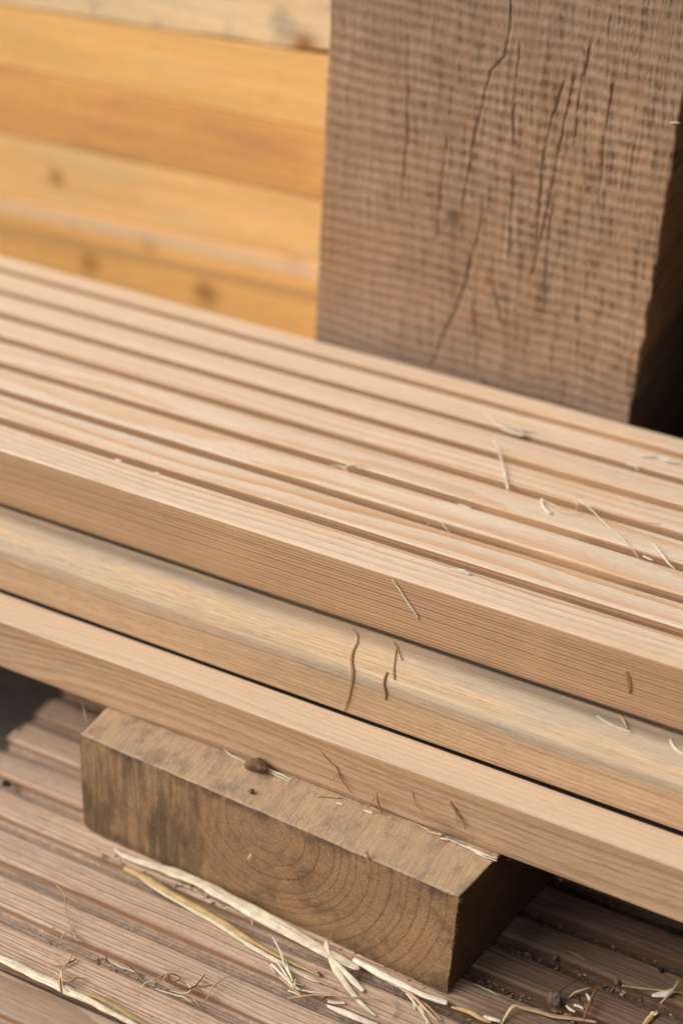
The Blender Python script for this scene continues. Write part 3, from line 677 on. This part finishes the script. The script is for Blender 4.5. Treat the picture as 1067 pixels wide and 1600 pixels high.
bundle('fibre_nest', 'tangled tan fibre nest with a long whisker, in a groove left of bottom centre', 'fibre nest', G_DECK, [
  ('whisker', 'tube', 'deck', [(392, 1515), (362, 1524), (340, 1536), (330, 1548), (325, 1560), (318, 1566), (304, 1558)], [1.5, 2, 2.5, 3, 3, 3, 2], 'tan', [4, 3, 2.4, 2, 1, .6, .6], {}),
] + [('fibre', 'tube', 'deck', pp, [1.5, 3, 3, 1.5], ['tan', 'pale', 'brown'][k % 3], .5+.4*(k % 3), {}) for k, pp in enumerate([
    [(232, 1528), (256, 1540), (280, 1550), (300, 1552)], [(166, 1498), (186, 1510), (215, 1521), (241, 1533)], [(195, 1506), (204, 1512), (214, 1520), (228, 1526)],
    [(244, 1530), (262, 1522), (256, 1534), (272, 1541)], [(266, 1548), (290, 1553), (300, 1545), (292, 1538)], [(322, 1522), (312, 1534), (300, 1545), (281, 1546)],
    [(300, 1540), (318, 1541), (330, 1538), (338, 1542)], [(221, 1543), (228, 1537), (236, 1534), (244, 1536)], [(270, 1536), (282, 1530), (274, 1524), (262, 1522)],
    [(280, 1556), (296, 1556), (306, 1565), (312, 1572)], [(243, 1545), (262, 1552), (286, 1559), (300, 1566)], [(166, 1491), (167, 1498), (166, 1503), (172, 1506)]])])
bundle('fibre_nest', 'spiky cluster of pale broken straw bits under the end of the golden straw', 'fibre nest', G_DECK, [
  ('fibre', 'strip' if k % 2 else 'tube', 'deck', pp, ww, ['white', 'pale', 'tan'][k % 3], ll, {}) for k, (pp, ww, ll) in enumerate([
    ([(424, 1508), (440, 1524), (460, 1545)], [6, 5, 3], 1.2), ([(433, 1503), (446, 1522), (459, 1543)], [3, 4, 3], 1.8), ([(437, 1528), (452, 1541), (471, 1556)], [5, 5, 3], 1.),
    ([(426, 1464), (439, 1489), (445, 1509), (461, 1536)], [1.5, 3, 4, 2], [5, 3.5, 2.4, 1.]), ([(446, 1500), (452, 1520), (458, 1534)], [2, 4, 3], 2.), ([(455, 1528), (464, 1537), (478, 1540)], [3, 4, 2], 1.4),
    ([(463, 1545), (485, 1551), (512, 1554)], [3, 4, 2], 1.), ([(450, 1548), (462, 1552), (476, 1562)], [3, 3, 2], .5), ([(415, 1503), (424, 1512), (431, 1523)], [3, 5, 3], .6), ([(462, 1530), (460, 1541), (470, 1547)], [3, 4, 3], 1.5)])])
single('dry_twig', 'long thin pinkish-tan stem along the bottom edge, hooking down at its right end', 'stem', G_DECK, 'tube', 'deck',
       [(450, 1561), (475, 1558), (500, 1556), (548, 1559), (590, 1561), (612, 1567), (617, 1580), (612, 1590)], [3, 5, 4, 3.5, 3, 3, 3, 2], 'tan', [.8, 1., 1.2, 1.4, 1.6, 1.6, 1., .5])
single('dry_twig', 'short brown stub lying across the thin pinkish-tan stem', 'stem', G_DECK, 'tube', 'deck', [(503, 1563), (512, 1558), (520, 1556)], [4, 5, 4], 'brown', .6)
single('straw_chip', 'short cream straw chip just above the bottom cream straw', 'straw', G_DECK, 'strip', 'deck', [(512, 1565), (525, 1567), (540, 1567)], [4, 5, 4], 'white', .6)
single('straw_stalk', 'cream straw at the bottom edge, left of centre, pointing to the right', 'straw', G_DECK, 'strip', 'deck',
       [(512, 1572), (527, 1578), (545, 1585), (566, 1594), (590, 1602)], [5, 10, 11, 10, 6], 'white', [1, 1.4, 1.3, 1., .6], torn=True)
bundle('straw_shred', 'frayed tan fibres below the smooth tan straw, splaying towards the bottom edge', 'straw', G_DECK, [
  ('fibre', 'strip' if k % 2 else 'tube', 'deck', pp, ww, ['tan', 'pale', 'white'][k % 3], ll, {}) for k, (pp, ww, ll) in enumerate([
    ([(625, 1545), (645, 1558), (662, 1576), (684, 1597)], [4, 6, 6, 3], 1.2), ([(634, 1551), (650, 1570), (664, 1590), (672, 1600)], [3, 4, 4, 2], .8), ([(600, 1532), (620, 1542), (640, 1549)], [2, 3, 3], .5),
    ([(648, 1560), (668, 1572), (690, 1594)], [3, 4, 2], 1.), ([(655, 1572), (662, 1585), (668, 1602)], [3, 3, 2], .4), ([(640, 1556), (646, 1566), (648, 1578)], [2, 3, 2], .3)])])
bundle('dry_leaf', 'crumpled yellow-brown leaf shred in the groove right of the block corner', 'leaf shred', G_DECK, [
  ('blade', 'strip', 'deck', [(705, 1574), (722, 1578), (738, 1584), (752, 1592), (768, 1598)], [3, 8, 9, 8, 5], 'gold', [.3, .8, 1., .9, .5], dict(arch=.8)),
  ('bright_edge', 'strip', 'deck', [(755, 1588), (768, 1592), (782, 1596)], [4, 8, 5], 'white', 1.2, {}),
])
single('dry_twig', 'bent tan stem right of the block corner, rising to a kink then trailing right', 'stem', G_DECK, 'strip', 'deck',
       [(782, 1602), (790, 1588), (798, 1576), (806, 1571), (818, 1575), (840, 1580), (865, 1588), (900, 1592), (932, 1597)], [4, 5, 6, 6, 7, 9, 8, 6, 4], 'tan', [.4, 1.5, 3, 3.4, 2.6, 1.8, 1.5, 1.2, 1.], arch=.4)
single('dry_twig', 'straight dark brown twig leaning upright between the kinked stem and the yellow straw', 'stem', G_DECK, 'tube', 'deck', [(911, 1598), (918, 1575), (925, 1558), (931, 1545)], [6, 6, 6, 6], 'brown', [.3, 2.2, 3.8, 5.])
bundle('dry_twig', 'broken brown stem pieces arching beside the seed pod', 'stem', G_DECK, [
  ('stem', 'tube', 'deck', [(888, 1560), (897, 1553), (908, 1549), (922, 1544)], [3, 5, 6, 3], 'tan', [.4, 1.5, 2, 2.2], {}), ('stub', 'tube', 'deck', [(901, 1555), (903, 1564), (907, 1570)], [3, 4, 2], 'brown', .6, {}),
  ('flake', 'strip', 'deck', [(915, 1552), (920, 1560), (922, 1566)], [4, 6, 3], 'white', .8, {}), ('flake', 'strip', 'deck', [(896, 1570), (906, 1573), (910, 1577)], [5, 5, 3], 'white', .5, {}),
  ('flake', 'strip', 'deck', [(884, 1571), (890, 1577), (898, 1581)], [4, 6, 4], 'pale', .5, {})])
single('straw_stalk', 'thin straight yellow straw in a groove near the right edge', 'straw', G_DECK, 'tube', 'deck', [(971, 1541), (1000, 1545), (1034, 1549), (1080, 1554)], [4, 4, 4, 4], 'gold', .5)
bundle('dry_leaf', 'small white triangular leaf scrap crossed by a tan stalk, near the right edge', 'leaf shred', G_DECK, [
  ('blade', 'strip', 'deck', [(1018, 1556), (1030, 1554), (1042, 1552), (1052, 1546)], [4, 11, 14, 6], 'white', .8, dict(arch=.2)), ('stalk', 'tube', 'deck', [(1031, 1569), (1042, 1557), (1054, 1543), (1059, 1530)], [3, 5, 5, 2], 'tan', [.5, 1.6, 3., 4], {})])
bundle('dry_leaf', 'ragged brown leaf shred at the bottom edge near the right corner', 'leaf shred', G_DECK, [
  ('blade', 'strip', 'deck', [(1004, 1603), (1012, 1594), (1018, 1587), (1024, 1580)], [5, 10, 9, 3], 'gold', [.5, 1., 1.2, 2.], dict(arch=.7)), ('flake', 'strip', 'deck', [(1016, 1582), (1022, 1584), (1026, 1580)], [4, 7, 4], 'white', 1.8, {})])
single('hair_fibre', 'fine white hair on the shaded deck just right of the block', 'fibre', G_DECK, 'tube', 'deck', [(740, 1537), (752, 1543), (766, 1549), (780, 1558)], 1.8, 'white', .2)
single('hair_fibre', 'fine pale fibre on the shaded ridge under the stack at the right', 'fibre', G_DECK, 'tube', 'deck', [(887, 1486), (900, 1492), (914, 1500)], 2., 'tan', .2)

def crumb(name, label, cat, group, surf, px, py, rx, ry, mat, lift=0., sh=(1, 1, 1), seed=0, sub=4, ang=True):
    import bmesh
    pts, nr = place(surf, [(px, py)], lift); c = pts[0]; bm = bmesh.new(); bmesh.ops.create_icosphere(bm, subdivisions=sub, radius=1)
    r0 = (rx+ry)/2/PXMM/2
    V = []
    for v in bm.verts:
        p = v.co.copy(); k = 1+.35*n3(p.x*1.3+seed, p.y*1.3, p.z*1.3)+.10*n3(p.x*4+seed, p.y*4, p.z*4)
        if ang:     # broken, flat-sided lump: clip against a few tilted planes
            for q in range(9):
                nn = Vector((sin(q*2.1+seed), cos(q*1.7+seed*2), sin(q*3.3+seed*.7))).normalized(); dd = p.normalized().dot(nn)
                if dd > .05: k = min(k, .72/dd)
            k *= 1+.16*n3(p.x*5, p.y*9, p.z*9+seed)
        V.append(c+Vector((p.x*k*r0*sh[0], p.y*k*r0*sh[1], p.z*k*r0*sh[2]+r0*sh[2]*.8)))
    Fc = [tuple(v.index for v in f.verts) for f in bm.faces]; bm.free()
    o = mesh_obj(name, V, Fc, M[mat], tuple(c)); add_uv(o, {i: (v[0]*.8, v[2]*3+v[1]) for i, v in enumerate(V)})
    return tag(o, label, cat, group)
pod = crumb('seed_pod', 'grey wrinkled seed pod with a dark wiry tail, on the deck near the bottom right', 'seed pod', G_DECK, 'deck', 865, 1567, 22, 24, 'grey', 0, (1, .9, 1.05), 3, ang=False)
pp_, _ = place('deck', [(865, 1567)], 0)
piece('tube', 'deck', [(872, 1552), (884, 1542), (898, 1535), (908, 1531)], [2, 2, 2, 1.5], 'dark', [4, 4.6, 5, 5], parent=pod, name='tail', org=pp_[0])
crumb('dirt_crumb', 'round black crumb in deep shade under the stack at the right edge', 'crumb', G_DECK, 'deck', 1045, 1456, 16, 15, 'black', 0, seed=5)
crumb('dirt_crumb', 'small black chip on the shaded ridge above the yellow straw', 'crumb', G_DECK, 'deck', 1031, 1518, 10, 9, 'black', 0, seed=6)
crumb('dirt_crumb', 'greyish crumb in the dirt-filled groove left of the yellow straw', 'crumb', G_DECK, 'deck', 962, 1536, 13, 9, 'grey', -1.5, seed=7)
crumb('dirt_crumb', 'pale grey crumb in the groove just right of the block, in its shade', 'crumb', G_DECK, 'deck', 866, 1500, 13, 10, 'grey', -1.5, seed=8)
crumb('dirt_crumb', 'blurred black lump between two ridges at the far left of the weathered deck', 'crumb', G_DECK, 'deck', 12, 1228, 18, 16, 'black', -1.5, (1.2, .8, .8), seed=9)
ck = crumb('bark_chunk', 'chunk of rough brown bark wedged on the block against the bottom board', 'bark', G_FR, 'btop', 400, 1205, 33, 33, 'grey', 0, (1.25, .6, .95), seed=15.4)
ck.data.materials.clear(); ck.data.materials.append(M['tan']); M['chunk'] = straw_mat('chunk_bark', (.30, .18, .10), (.12, .07, .04), .85, .1); ck.data.materials.clear(); ck.data.materials.append(M['chunk'])
c2 = crumb('bark_chunk', 'tiny brown crumb on the block top, in front of the bark chunk', 'bark', G_FR, 'btop', 393, 1239, 11, 9, 'grey', 0, seed=14); c2.data.materials.clear(); c2.data.materials.append(M['chunk'])

# -- on the top board
bundle('straw_tuft', 'woolly cream tuft of fibres on the top board, nearest the foot of the post', 'straw tuft', G_TOP, [
  ('fibre', 'strip', 'top', [(757, 646), (770, 657), (786, 668), (806, 677), (822, 680)], [3, 7, 10, 10, 6], 'white', [2.5, 1.5, .8, .6, .4], dict(jag=.4)),
  ('fibre', 'strip', 'top', [(779, 662), (800, 667), (818, 671), (836, 674)], [3, 6, 6, 2], 'white', [2.4, 1.8, 1.2, 1.6], dict(jag=.4)),
  ('fibre', 'tube', 'top', [(762, 650), (776, 664), (792, 676)], [2, 3, 2], 'white', 1., {}), ('fibre', 'tube', 'top', [(776, 652), (786, 660), (800, 664), (815, 676)], [2, 3, 3, 2], 'pale', 2., {})])
bundle('straw_sliver', 'curved cream sliver standing alone on the top board, narrow tip up', 'straw', G_TOP, [
  ('sliver', 'strip', 'top', [(769, 685), (777, 702), (784, 722), (789, 742), (793, 765)], [1.5, 2.6, 4, 5, 3], 'white', [3.5, 2.6, 1.8, 1., .2], {}),
  ('side_spur', 'tube', 'top', [(763, 701), (771, 704), (779, 708)], [1.5, 2, 2], 'white', 2.6, {})])
bundle('curly_fibre', 'curly cream fibre looping over a groove at the right of the top board', 'fibre', G_TOP, [
  ('strand', 'tube', 'top', [(844, 779), (850, 783), (863, 789), (876, 799), (888, 803), (897, 800), (901, 789), (896, 780), (903, 777), (911, 778)], [1.3, 1.8, 2, 2.2, 1.8, 1.5, 1.5, 1.5, 1.5, 1], 'pale', [.5, 1, 1.2, 1, .8, 1.4, 2, 2.4, 2.2, 1.8], {}),
  ('strand', 'strip', 'top', [(845, 780), (848, 790), (854, 798), (861, 803)], [3, 5, 6, 4], 'white', .5, {})])
bundle('straw_sliver', 'longest thin straight sliver on the top board, slanting down to the right', 'straw', G_TOP, [
  ('sliver', 'tube', 'top', [(903, 781), (915, 790), (930, 804), (948, 822), (970, 841), (986, 857), (996, 872)], [2, 2.6, 2.2, 2., 2.8, 2.2, 1.8], 'white', [1.5, 1.5, 1.2, 1., .8, .4, -.6], {}),
  ('fray', 'tube', 'top', [(896, 781), (906, 786), (918, 790), (928, 793)], [1.5, 2, 2, 1.5], 'pale', 1.5, {})])
single('straw_sliver', 'double-stranded cream sliver at the right edge of the top board', 'straw', G_TOP, 'strip', 'top', [(1018, 849), (1028, 860), (1037, 872), (1045, 882), (1055, 891)], [2, 4, 4.4, 3.4, 2.4], 'white', [1.5, 1.2, .8, .4, -.5], arch=-.4)
single('straw_chip', 'tiny white chip lying in the groove between the longest sliver and the double-stranded one', 'straw', G_TOP, 'tube', 'top', [(1004, 870), (1012, 874), (1020, 877)], [3.5, 4, 3.5], 'white', -.5)
bundle('straw_tuft', 'white wispy tuft near the back right of the top board', 'straw tuft', G_TOP, [
  ('fibre', 'strip', 'top', [(990, 708), (1003, 712), (1018, 713), (1030, 713), (1043, 722)], [3, 7, 6, 8, 4], 'white', .5, dict(jag=.4)), ('fibre', 'strip', 'top', [(1020, 707), (1034, 712), (1050, 722), (1066, 722)], [2, 4, 5, 2], 'white', 1., dict(jag=.4))])
single('curly_fibre', 'small blurred cream arc just below the white wispy tuft', 'fibre', G_TOP, 'tube', 'top', [(977, 726), (985, 727), (992, 730), (995, 736)], 3, 'white', [.4, 1, 1, .4])
single('hair_fibre', 'faint thin white hair on the ridge above the curly fibre', 'fibre', G_TOP, 'tube', 'top', [(961, 774), (972, 781), (985, 786), (1000, 790), (1020, 797)], 2, 'white', .4)
single('straw_chip', 'short white splinter on the ridge above the double-stranded sliver', 'straw', G_TOP, 'tube', 'top', [(1009, 815), (1018, 817), (1031, 818)], 2.4, 'white', .2)
single('straw_chip', 'short white splinter near the middle of the top board, right of the forked fibre', 'straw', G_TOP, 'tube', 'top', [(715, 788), (724, 791), (736, 795)], [2.5, 3.2, 2.5], 'white', .2)
bundle('forked_fibre', 'pale forked fibre bridging a groove at the centre of the top board', 'fibre', G_TOP, [
  ('fork', 'tube', 'top', [(517, 729), (530, 729), (537, 732), (543, 737)], [1.5, 2.5, 3, 2], 'white', [.4, 1, 1, .2], {}), ('fork', 'tube', 'top', [(536, 732), (543, 729), (554, 728), (570, 728)], [2.5, 3, 2.5, 1.5], 'white', [1, 1.6, 1.4, .4], {})])
single('hair_fibre', 'fine pale hair crossing a ridge near the front edge, centre right', 'fibre', G_TOP, 'tube', 'top', [(686, 812), (693, 822), (702, 832)], 1.6, 'white', .3)
single('hair_fibre', 'very short pale hair left of the fine pale hair crossing a ridge', 'fibre', G_TOP, 'tube', 'top', [(666, 821), (671, 818), (677, 815)], 2, 'white', .3)
single('wood_shaving', 'curled white shaving on the frontmost ridge of the top board', 'shaving', G_TOP, 'strip', 'top', [(704, 888), (713, 891), (722, 892), (730, 896), (737, 899)], [3, 6, 10, 8, 3], 'white', [.2, .3, .4, .3, .1], jag=.45, arch=.1, torn=True)
single('wood_shaving', 'small white flake at the edge of the front groove, towards the left, first of two', 'shaving', G_TOP, 'strip', 'top', [(181, 718), (186, 720), (190, 721)], [4, 5, 3], 'white', .2)
single('wood_shaving', 'small white flake at the edge of the front groove, right of a similar flake', 'shaving', G_TOP, 'strip', 'top', [(243, 738), (247, 740), (251, 740)], [4, 5, 3], 'white', .2)

# -- on the front edges
single('wood_sliver', 'tan sliver hanging on the front edge of the top board', 'sliver', G_FR, 'strip', 'f1', [(613, 906), (624, 921), (634, 937), (645, 953), (654, 967)], [3, 4, 4, 4, 3], 'pale', .35)
single('wood_sliver', 'short thick brown splinter on the front edge of the top board, far right', 'sliver', G_FR, 'strip', 'f1', [(975, 1047), (980, 1057), (983, 1070), (984, 1082)], [4, 7, 7, 3], 'bark', .2)
bundle('bark_fibre', 'longest dark brown bark fibre, hanging down the middle board to the gap below', 'bark fibre', G_FR, [
  ('strand', 'strip', 'f2', [(547, 974), (551, 983), (558, 991), (558, 1003), (551, 1018), (549, 1032), (551, 1048), (550, 1064), (546, 1082), (541, 1100)], [1.5, 2, 2, 2, 3.2, 4, 4, 4, 3.5, 2], 'bark', [.6, .6, .8, .8, .6, .5, .5, .5, .5, .6], {}),
  ('tip', 'tube', 'f2', [(548, 1082), (542, 1100), (538, 1114)], [2, 2, 1], 'bark', .5, {})])
bundle('bark_fibre', 'forked dark bark fibre right of the longest one, emerging from under the top board', 'bark fibre', G_FR, [
  ('strand', 'strip', 'f2', [(606, 993), (614, 1003), (621, 1015), (628, 1031)], [2, 3.2, 3, 1.5], 'bark', .8, {}), ('strand', 'strip', 'f2', [(619, 1015), (617, 1030), (615, 1046), (616, 1062)], [2, 2, 2.6, 2], 'bark', .5, {})])
single('bark_fibre', 'short thick kinked brown bark strip on the middle board, below the forked fibre', 'bark fibre', G_FR, 'strip', 'f2', [(605, 1050), (601, 1060), (600, 1072), (603, 1083), (602, 1093)], [4, 4, 4, 5, 3.5], 'bark', .3, arch=.6)
bundle('straw_shred', 'pale straw shred caught under the top board near the right end of the middle board', 'straw', G_FR, [
  ('strand', 'strip', 'f2', [(932, 1118), (950, 1130), (968, 1138), (986, 1144)], [1.5, 3, 4, 3], 'white', .6, {}), ('strand', 'strip', 'f2', [(968, 1117), (974, 1127), (980, 1138)], [2, 4, 2], 'tan', 1., {})])
single('straw_shred', 'pale curved straw shred on the middle board at the very right edge', 'straw', G_FR, 'strip', 'f2', [(1046, 1155), (1051, 1166), (1060, 1175), (1072, 1181)], [3, 5, 6, 4], 'pale', .5)
bundle('bark_fibre', 'thin branching brown fibre on the bottom board, above the right half of the block', 'bark fibre', G_FR, [
  ('strand', 'tube', 'f3', [(498, 1165), (505, 1176), (511, 1185), (525, 1197), (531, 1210), (539, 1224), (551, 1239)], [2, 2.5, 2, 2.5, 3, 3, 2], 'bark', .2, {}), ('branch', 'tube', 'f3', [(529, 1205), (523, 1211), (523, 1221)], [2, 2, 1.5], 'tan', .3, {})])
bundle('bark_fibre', 'small brown fibre forming a narrow peak at the bottom board\'s lower edge', 'bark fibre', G_FR, [
  ('strand', 'tube', 'f3', [(588, 1236), (591, 1250), (596, 1266)], [1.5, 3, 3.5], 'bark', [1.2, .6, .3], {}), ('strand', 'tube', 'f3', [(585, 1246), (581, 1253), (576, 1260)], [2, 3, 2], 'bark', .3, {}), ('strand', 'strip', 'f3', [(577, 1261), (586, 1265), (598, 1270)], [3, 5, 4], 'tan', .4, {})])
bundle('bark_fibre', 'dark brown splinter on the bottom board, near the right end of the block', 'bark fibre', G_FR, [
  ('strand', 'tube', 'f3', [(702, 1250), (709, 1261), (716, 1272), (724, 1283), (728, 1297)], [3.5, 4.5, 4, 3, 1.5], 'bark', .2, {}), ('branch', 'tube', 'f3', [(713, 1268), (713, 1278), (714, 1288)], [2, 2, 1.5], 'tan', .3, {})])
single('hair_fibre', 'hair-thin brown fibre on the bottom board, left of the dark brown splinter', 'fibre', G_FR, 'tube', 'f3', [(639, 1221), (645, 1240), (649, 1255), (656, 1264), (664, 1278)], 1.4, 'bark', .1)
single('hair_fibre', 'faint pale hair standing up at the left end of the block', 'fibre', G_FR, 'tube', 'btop', [(136, 1128), (134, 1120), (131, 1108), (128, 1098)], [2, 1.8, 1.5, 1.], 'pale', [.2, 2.5, 5, 8])
single('dry_twig', 'short straight stem poking out from under the bottom board onto the block', 'stem', G_FR, 'tube', 'btop', [(496, 1244), (512, 1246), (532, 1247)], [3.5, 3.5, 3.], 'tan', .2)
single('straw_chip', 'tiny white chip on the block top beside the short stem', 'straw', G_FR, 'strip', 'btop', [(526, 1254), (531, 1256), (536, 1257)], [3, 4, 3], 'white', .1)
single('straw_chip', 'tiny white chip on the block top, at the lower edge of the bottom board', 'straw', G_FR, 'strip', 'btop', [(569, 1266), (575, 1268), (582, 1271)], [3, 4, 3], 'white', .1)
single('wood_sliver', 'dark splinter lifting from the upper edge of the block\'s end grain', 'sliver', G_FR, 'strip', 'bf', [(573, 1329), (577, 1348), (580, 1368), (583, 1386), (585, 1401)], [3, 6, 7, 5, 2], 'bark', [1.2, 1., .9, .7, .4])
single('straw_chip', 'small white chip stuck on the centre of the block\'s end grain', 'straw', G_FR, 'strip', 'bf', [(392, 1334), (391, 1338), (388, 1342)], [3, 4, 3], 'white', .4)
single('wood_sliver', 'tiny pale splinter sticking out of the right edge of the post', 'sliver', G_FR, 'tube', 'post', [(1048, 192), (1055, 191), (1062, 192)], [3, 4, 2], 'pale', .4)
bundle('straw_wisp', 'ragged pale straw wisp pinched between the bottom board and the right half of the block', 'straw', G_FR, [
  ('fibre', 'tube', 'btop', pp, ww, ['tan', 'pale', 'white'][k % 3], .3, {}) for k, (pp, ww) in enumerate([
    ([(640, 1284), (660, 1293), (676, 1303), (690, 1306)], [2, 3, 4, 3]), ([(676, 1300), (684, 1304), (694, 1303)], [2, 3, 2]), ([(696, 1310), (716, 1319), (738, 1329), (758, 1340)], [2, 3, 4, 3]),
    ([(712, 1320), (717, 1316), (724, 1320)], [2, 3, 2]), ([(730, 1324), (748, 1332), (764, 1339), (777, 1342)], [3, 4, 4, 3]), ([(744, 1334), (760, 1341), (776, 1346)], [2, 3, 3]), ([(608, 1278), (625, 1283), (642, 1292)], [2, 3, 2]),
    ([(688, 1311), (695, 1313), (700, 1313)], [3, 4, 3])])])
bundle('straw_wisp', 'pale twisted straw wisp in the joint just right of the bark chunk', 'straw', G_FR, [
  ('fibre', 'tube', 'btop', pp, ww, 'pale', .3, {}) for pp, ww in [([(411, 1201), (424, 1206), (440, 1212), (456, 1219)], [3, 5, 4, 2]), ([(418, 1206), (436, 1214), (452, 1222)], [2, 3, 2])]])
single('straw_wisp', 'thin pale straw wisp in the joint just left of the bark chunk', 'straw', G_FR, 'tube', 'btop', [(350, 1172), (362, 1181), (376, 1188), (388, 1196)], [2, 3, 3, 2], 'pale', .3)

# fine sawdust, soil and chaff lying in the grooves of the weathered board: nobody could count it
V = []; Fc = []; rr = random.Random(5)
def chip(c, s, rz, ty):
    b = len(V); l, w, h = s
    for dx in (-1, 1):
        for dy in (-1, 1):
            for dz in (-1, 1):
                q = Vector((dx*l*(1+.3*rr.uniform(-1, 1)), dy*w, dz*h+ty*dx*l)); ca, sa = cos(rz), sin(rz)
                V.append(c+Vector((q.x*ca-q.y*sa, q.x*sa+q.y*ca, q.z)))
    for f in [(0, 1, 3, 2), (4, 6, 7, 5), (0, 4, 5, 1), (2, 3, 7, 6), (0, 2, 6, 4), (1, 5, 7, 3)]: Fc.append(tuple(b+i for i in f))
def scatter(n, x0, x1, ya, yb, z, size, dens=None):
    k = 0
    while k < n:
        x = rr.uniform(x0, x1); y = rr.uniform(ya, yb)
        if dens and rr.random() > dens(x): k += .2; continue
        s = rr.uniform(.35, 1.)**2*size; chip(Vector((x, y, z+s*.3)), (s*rr.uniform(1, 2.6), s*rr.uniform(.4, .8), s*rr.uniform(.3, .6)), rr.uniform(0, pi), rr.uniform(-.25, .25)); k += 1
m_dirt = NT('groove_dirt'); P = m_dirt.coords((0, 0, 0)); d_, c_ = m_dirt.voro(P, .8); r1, r2, r3 = m_dirt.sep(c_)
m_dirt = m_dirt.finish(m_dirt.mix(m_dirt.sm(r1, .5, .9), m_dirt.mix(r2, (.07, .05, .035), (.24, .165, .11)), (.50, .38, .25)), .9, None, 1, .1)
gy = [-115.7+15.4+18.93*k for k in range(7)]
den = lambda x: .15+.85*max(0, min(1, .5+1.6*n3(x*.03, 4, 1)))
for k, yv in enumerate(gy):
    right = 230 if k in (4, 3) else 90
    scatter(90 if k else 300, -325, -110, yv+.8, yv+5.4, -129.8, .3 if k else .42, den)
    scatter(right, -112, 0, yv+.8, yv+5.4, -129.8, .62, den)
scatter(150, -262, -118, -57, -52, -126, .4, den); scatter(200, -320, -40, -112, -30, -126., .28, den)
o = mesh_obj('groove_litter', V, Fc, m_dirt, (-200, -50, -126), smooth=False)
tag(o, 'dark soil crumbs, sawdust and chaff lying in the grooves of the weathered board', None, kind='stuff')
# loose hair-fine fuzz raised along sawn edges of the block and boards
V = []; Fc = []
def hair(p, d, L, r):
    b = len(V); s = d.cross(Vector((0, 0, 1)));  s = s.normalized() if s.length > .01 else Vector((1, 0, 0))
    q = p; dd = d.normalized()
    for i in range(4):
        w = r*(1-i/3.6)
        V.append(q+s*w); V.append(q-s*w*.5+Vector((0, 0, w))); V.append(q-s*w*.5-Vector((0, 0, w)))
        q = q+dd*(L/3); dd = (dd+Vector((rr.uniform(-.4, .4), rr.uniform(-.4, .4), rr.uniform(-.4, .4)))).normalized()
    for i in range(3):
        for j in range(3): Fc.append((b+i*3+j, b+i*3+(j+1) % 3, b+i*3+3+(j+1) % 3, b+i*3+3+j))
fx = (B0-A0).normalized()
for _ in range(420):
    u = rr.random(); s = u*(B0-A0).length; p2 = A0+fx*s
    z = ZT if rr.random() < .35 else rr.uniform(ZB+2, ZT-1)
    if rr.random() < .25: p2 = B0+Vector((0, 0)); z = rr.uniform(ZB+2, ZT)
    p = Vector((p2.x, p2.y-.1, z)); hair(p, Vector((rr.uniform(-1, 1), -rr.uniform(.05, .5), rr.uniform(-1, 1))), rr.uniform(.5, 2.2), rr.uniform(.03, .07))
for _ in range(500):
    u = rr.uniform(-290, 10); k = rr.choice(['t', 'm', 'l', 'p'])
    p = {'t': Vector((u, rr.choice([16.2+18.93*j for j in range(6)]), -.3)), 'm': Vector((u, -15.3, -52)), 'l': Vector((u, -29.6, -78.2)), 'p': Vector((u, -116, -127.))}[k]
    hair(p, Vector((rr.uniform(-1, 1), -rr.uniform(.0, .5), rr.uniform(-.4, .4))), rr.uniform(.4, 1.6), rr.uniform(.025, .05))
o = mesh_obj('wood_fuzz', V, Fc, M['tan'], (-200, -50, -90)); o.data.uv_layers.new(name='UVMap')
tag(o, 'hair-fine raised wood fuzz along the sawn edges of block and boards', None, kind='stuff')

# ---------------------------------------------------------------- light: soft overcast daylight from the left
w = bpy.data.worlds.new('World'); scene.world = w; w.use_nodes = True; nt = w.node_tree; nt.nodes.clear()
sky = nt.nodes.new('ShaderNodeTexSky'); sky.sky_type = 'NISHITA'; sky.sun_disc = False
SUN = Vector((-.60, -.40, .62)).normalized()
el = math.asin(SUN.z); az = math.atan2(SUN.x, SUN.y)
sky.sun_elevation = el; sky.sun_rotation = az; sky.dust_density = 6.; sky.air_density = 1.; sky.ozone_density = 1.
hs = nt.nodes.new('ShaderNodeHueSaturation'); hs.inputs['Saturation'].default_value = .1
bg = nt.nodes.new('ShaderNodeBackground'); bg.inputs[1].default_value = .05; out = nt.nodes.new('ShaderNodeOutputWorld')
nt.links.new(sky.outputs[0], hs.inputs['Color']); nt.links.new(hs.outputs[0], bg.inputs[0]); nt.links.new(bg.outputs[0], out.inputs[0])
sd = bpy.data.lights.new('sun', 'SUN'); sd.energy = 1.5; sd.angle = math.radians(50); sd.color = (1., .94, .85)
so = bpy.data.objects.new('sun', sd); COL.objects.link(so); so.rotation_euler = (-SUN).to_track_quat('-Z', 'Y').to_euler()

# ---------------------------------------------------------------- camera
cd = bpy.data.cameras.new('camera'); co = bpy.data.objects.new('camera', cd); COL.objects.link(co); scene.camera = co
from mathutils import Matrix
Rm = Matrix((tuple(AR), tuple(AU), tuple(-AF))).transposed()
co.matrix_world = Matrix.Translation(Vector(CAM)*MM) @ Rm.to_4x4()
cd.sensor_fit = 'VERTICAL'; cd.sensor_height = 36.; cd.lens = FPX/1600*36
cd.clip_start = .01; cd.clip_end = 60
cd.dof.use_dof = True; cd.dof.focus_distance = .562; cd.dof.aperture_fstop = 4.4
vs = scene.view_settings; vs.view_transform = 'Standard'; vs.look = 'None'; vs.gamma = 1; vs.use_curve_mapping = False; vs.exposure = .98
scene.render.engine = 'CYCLES'
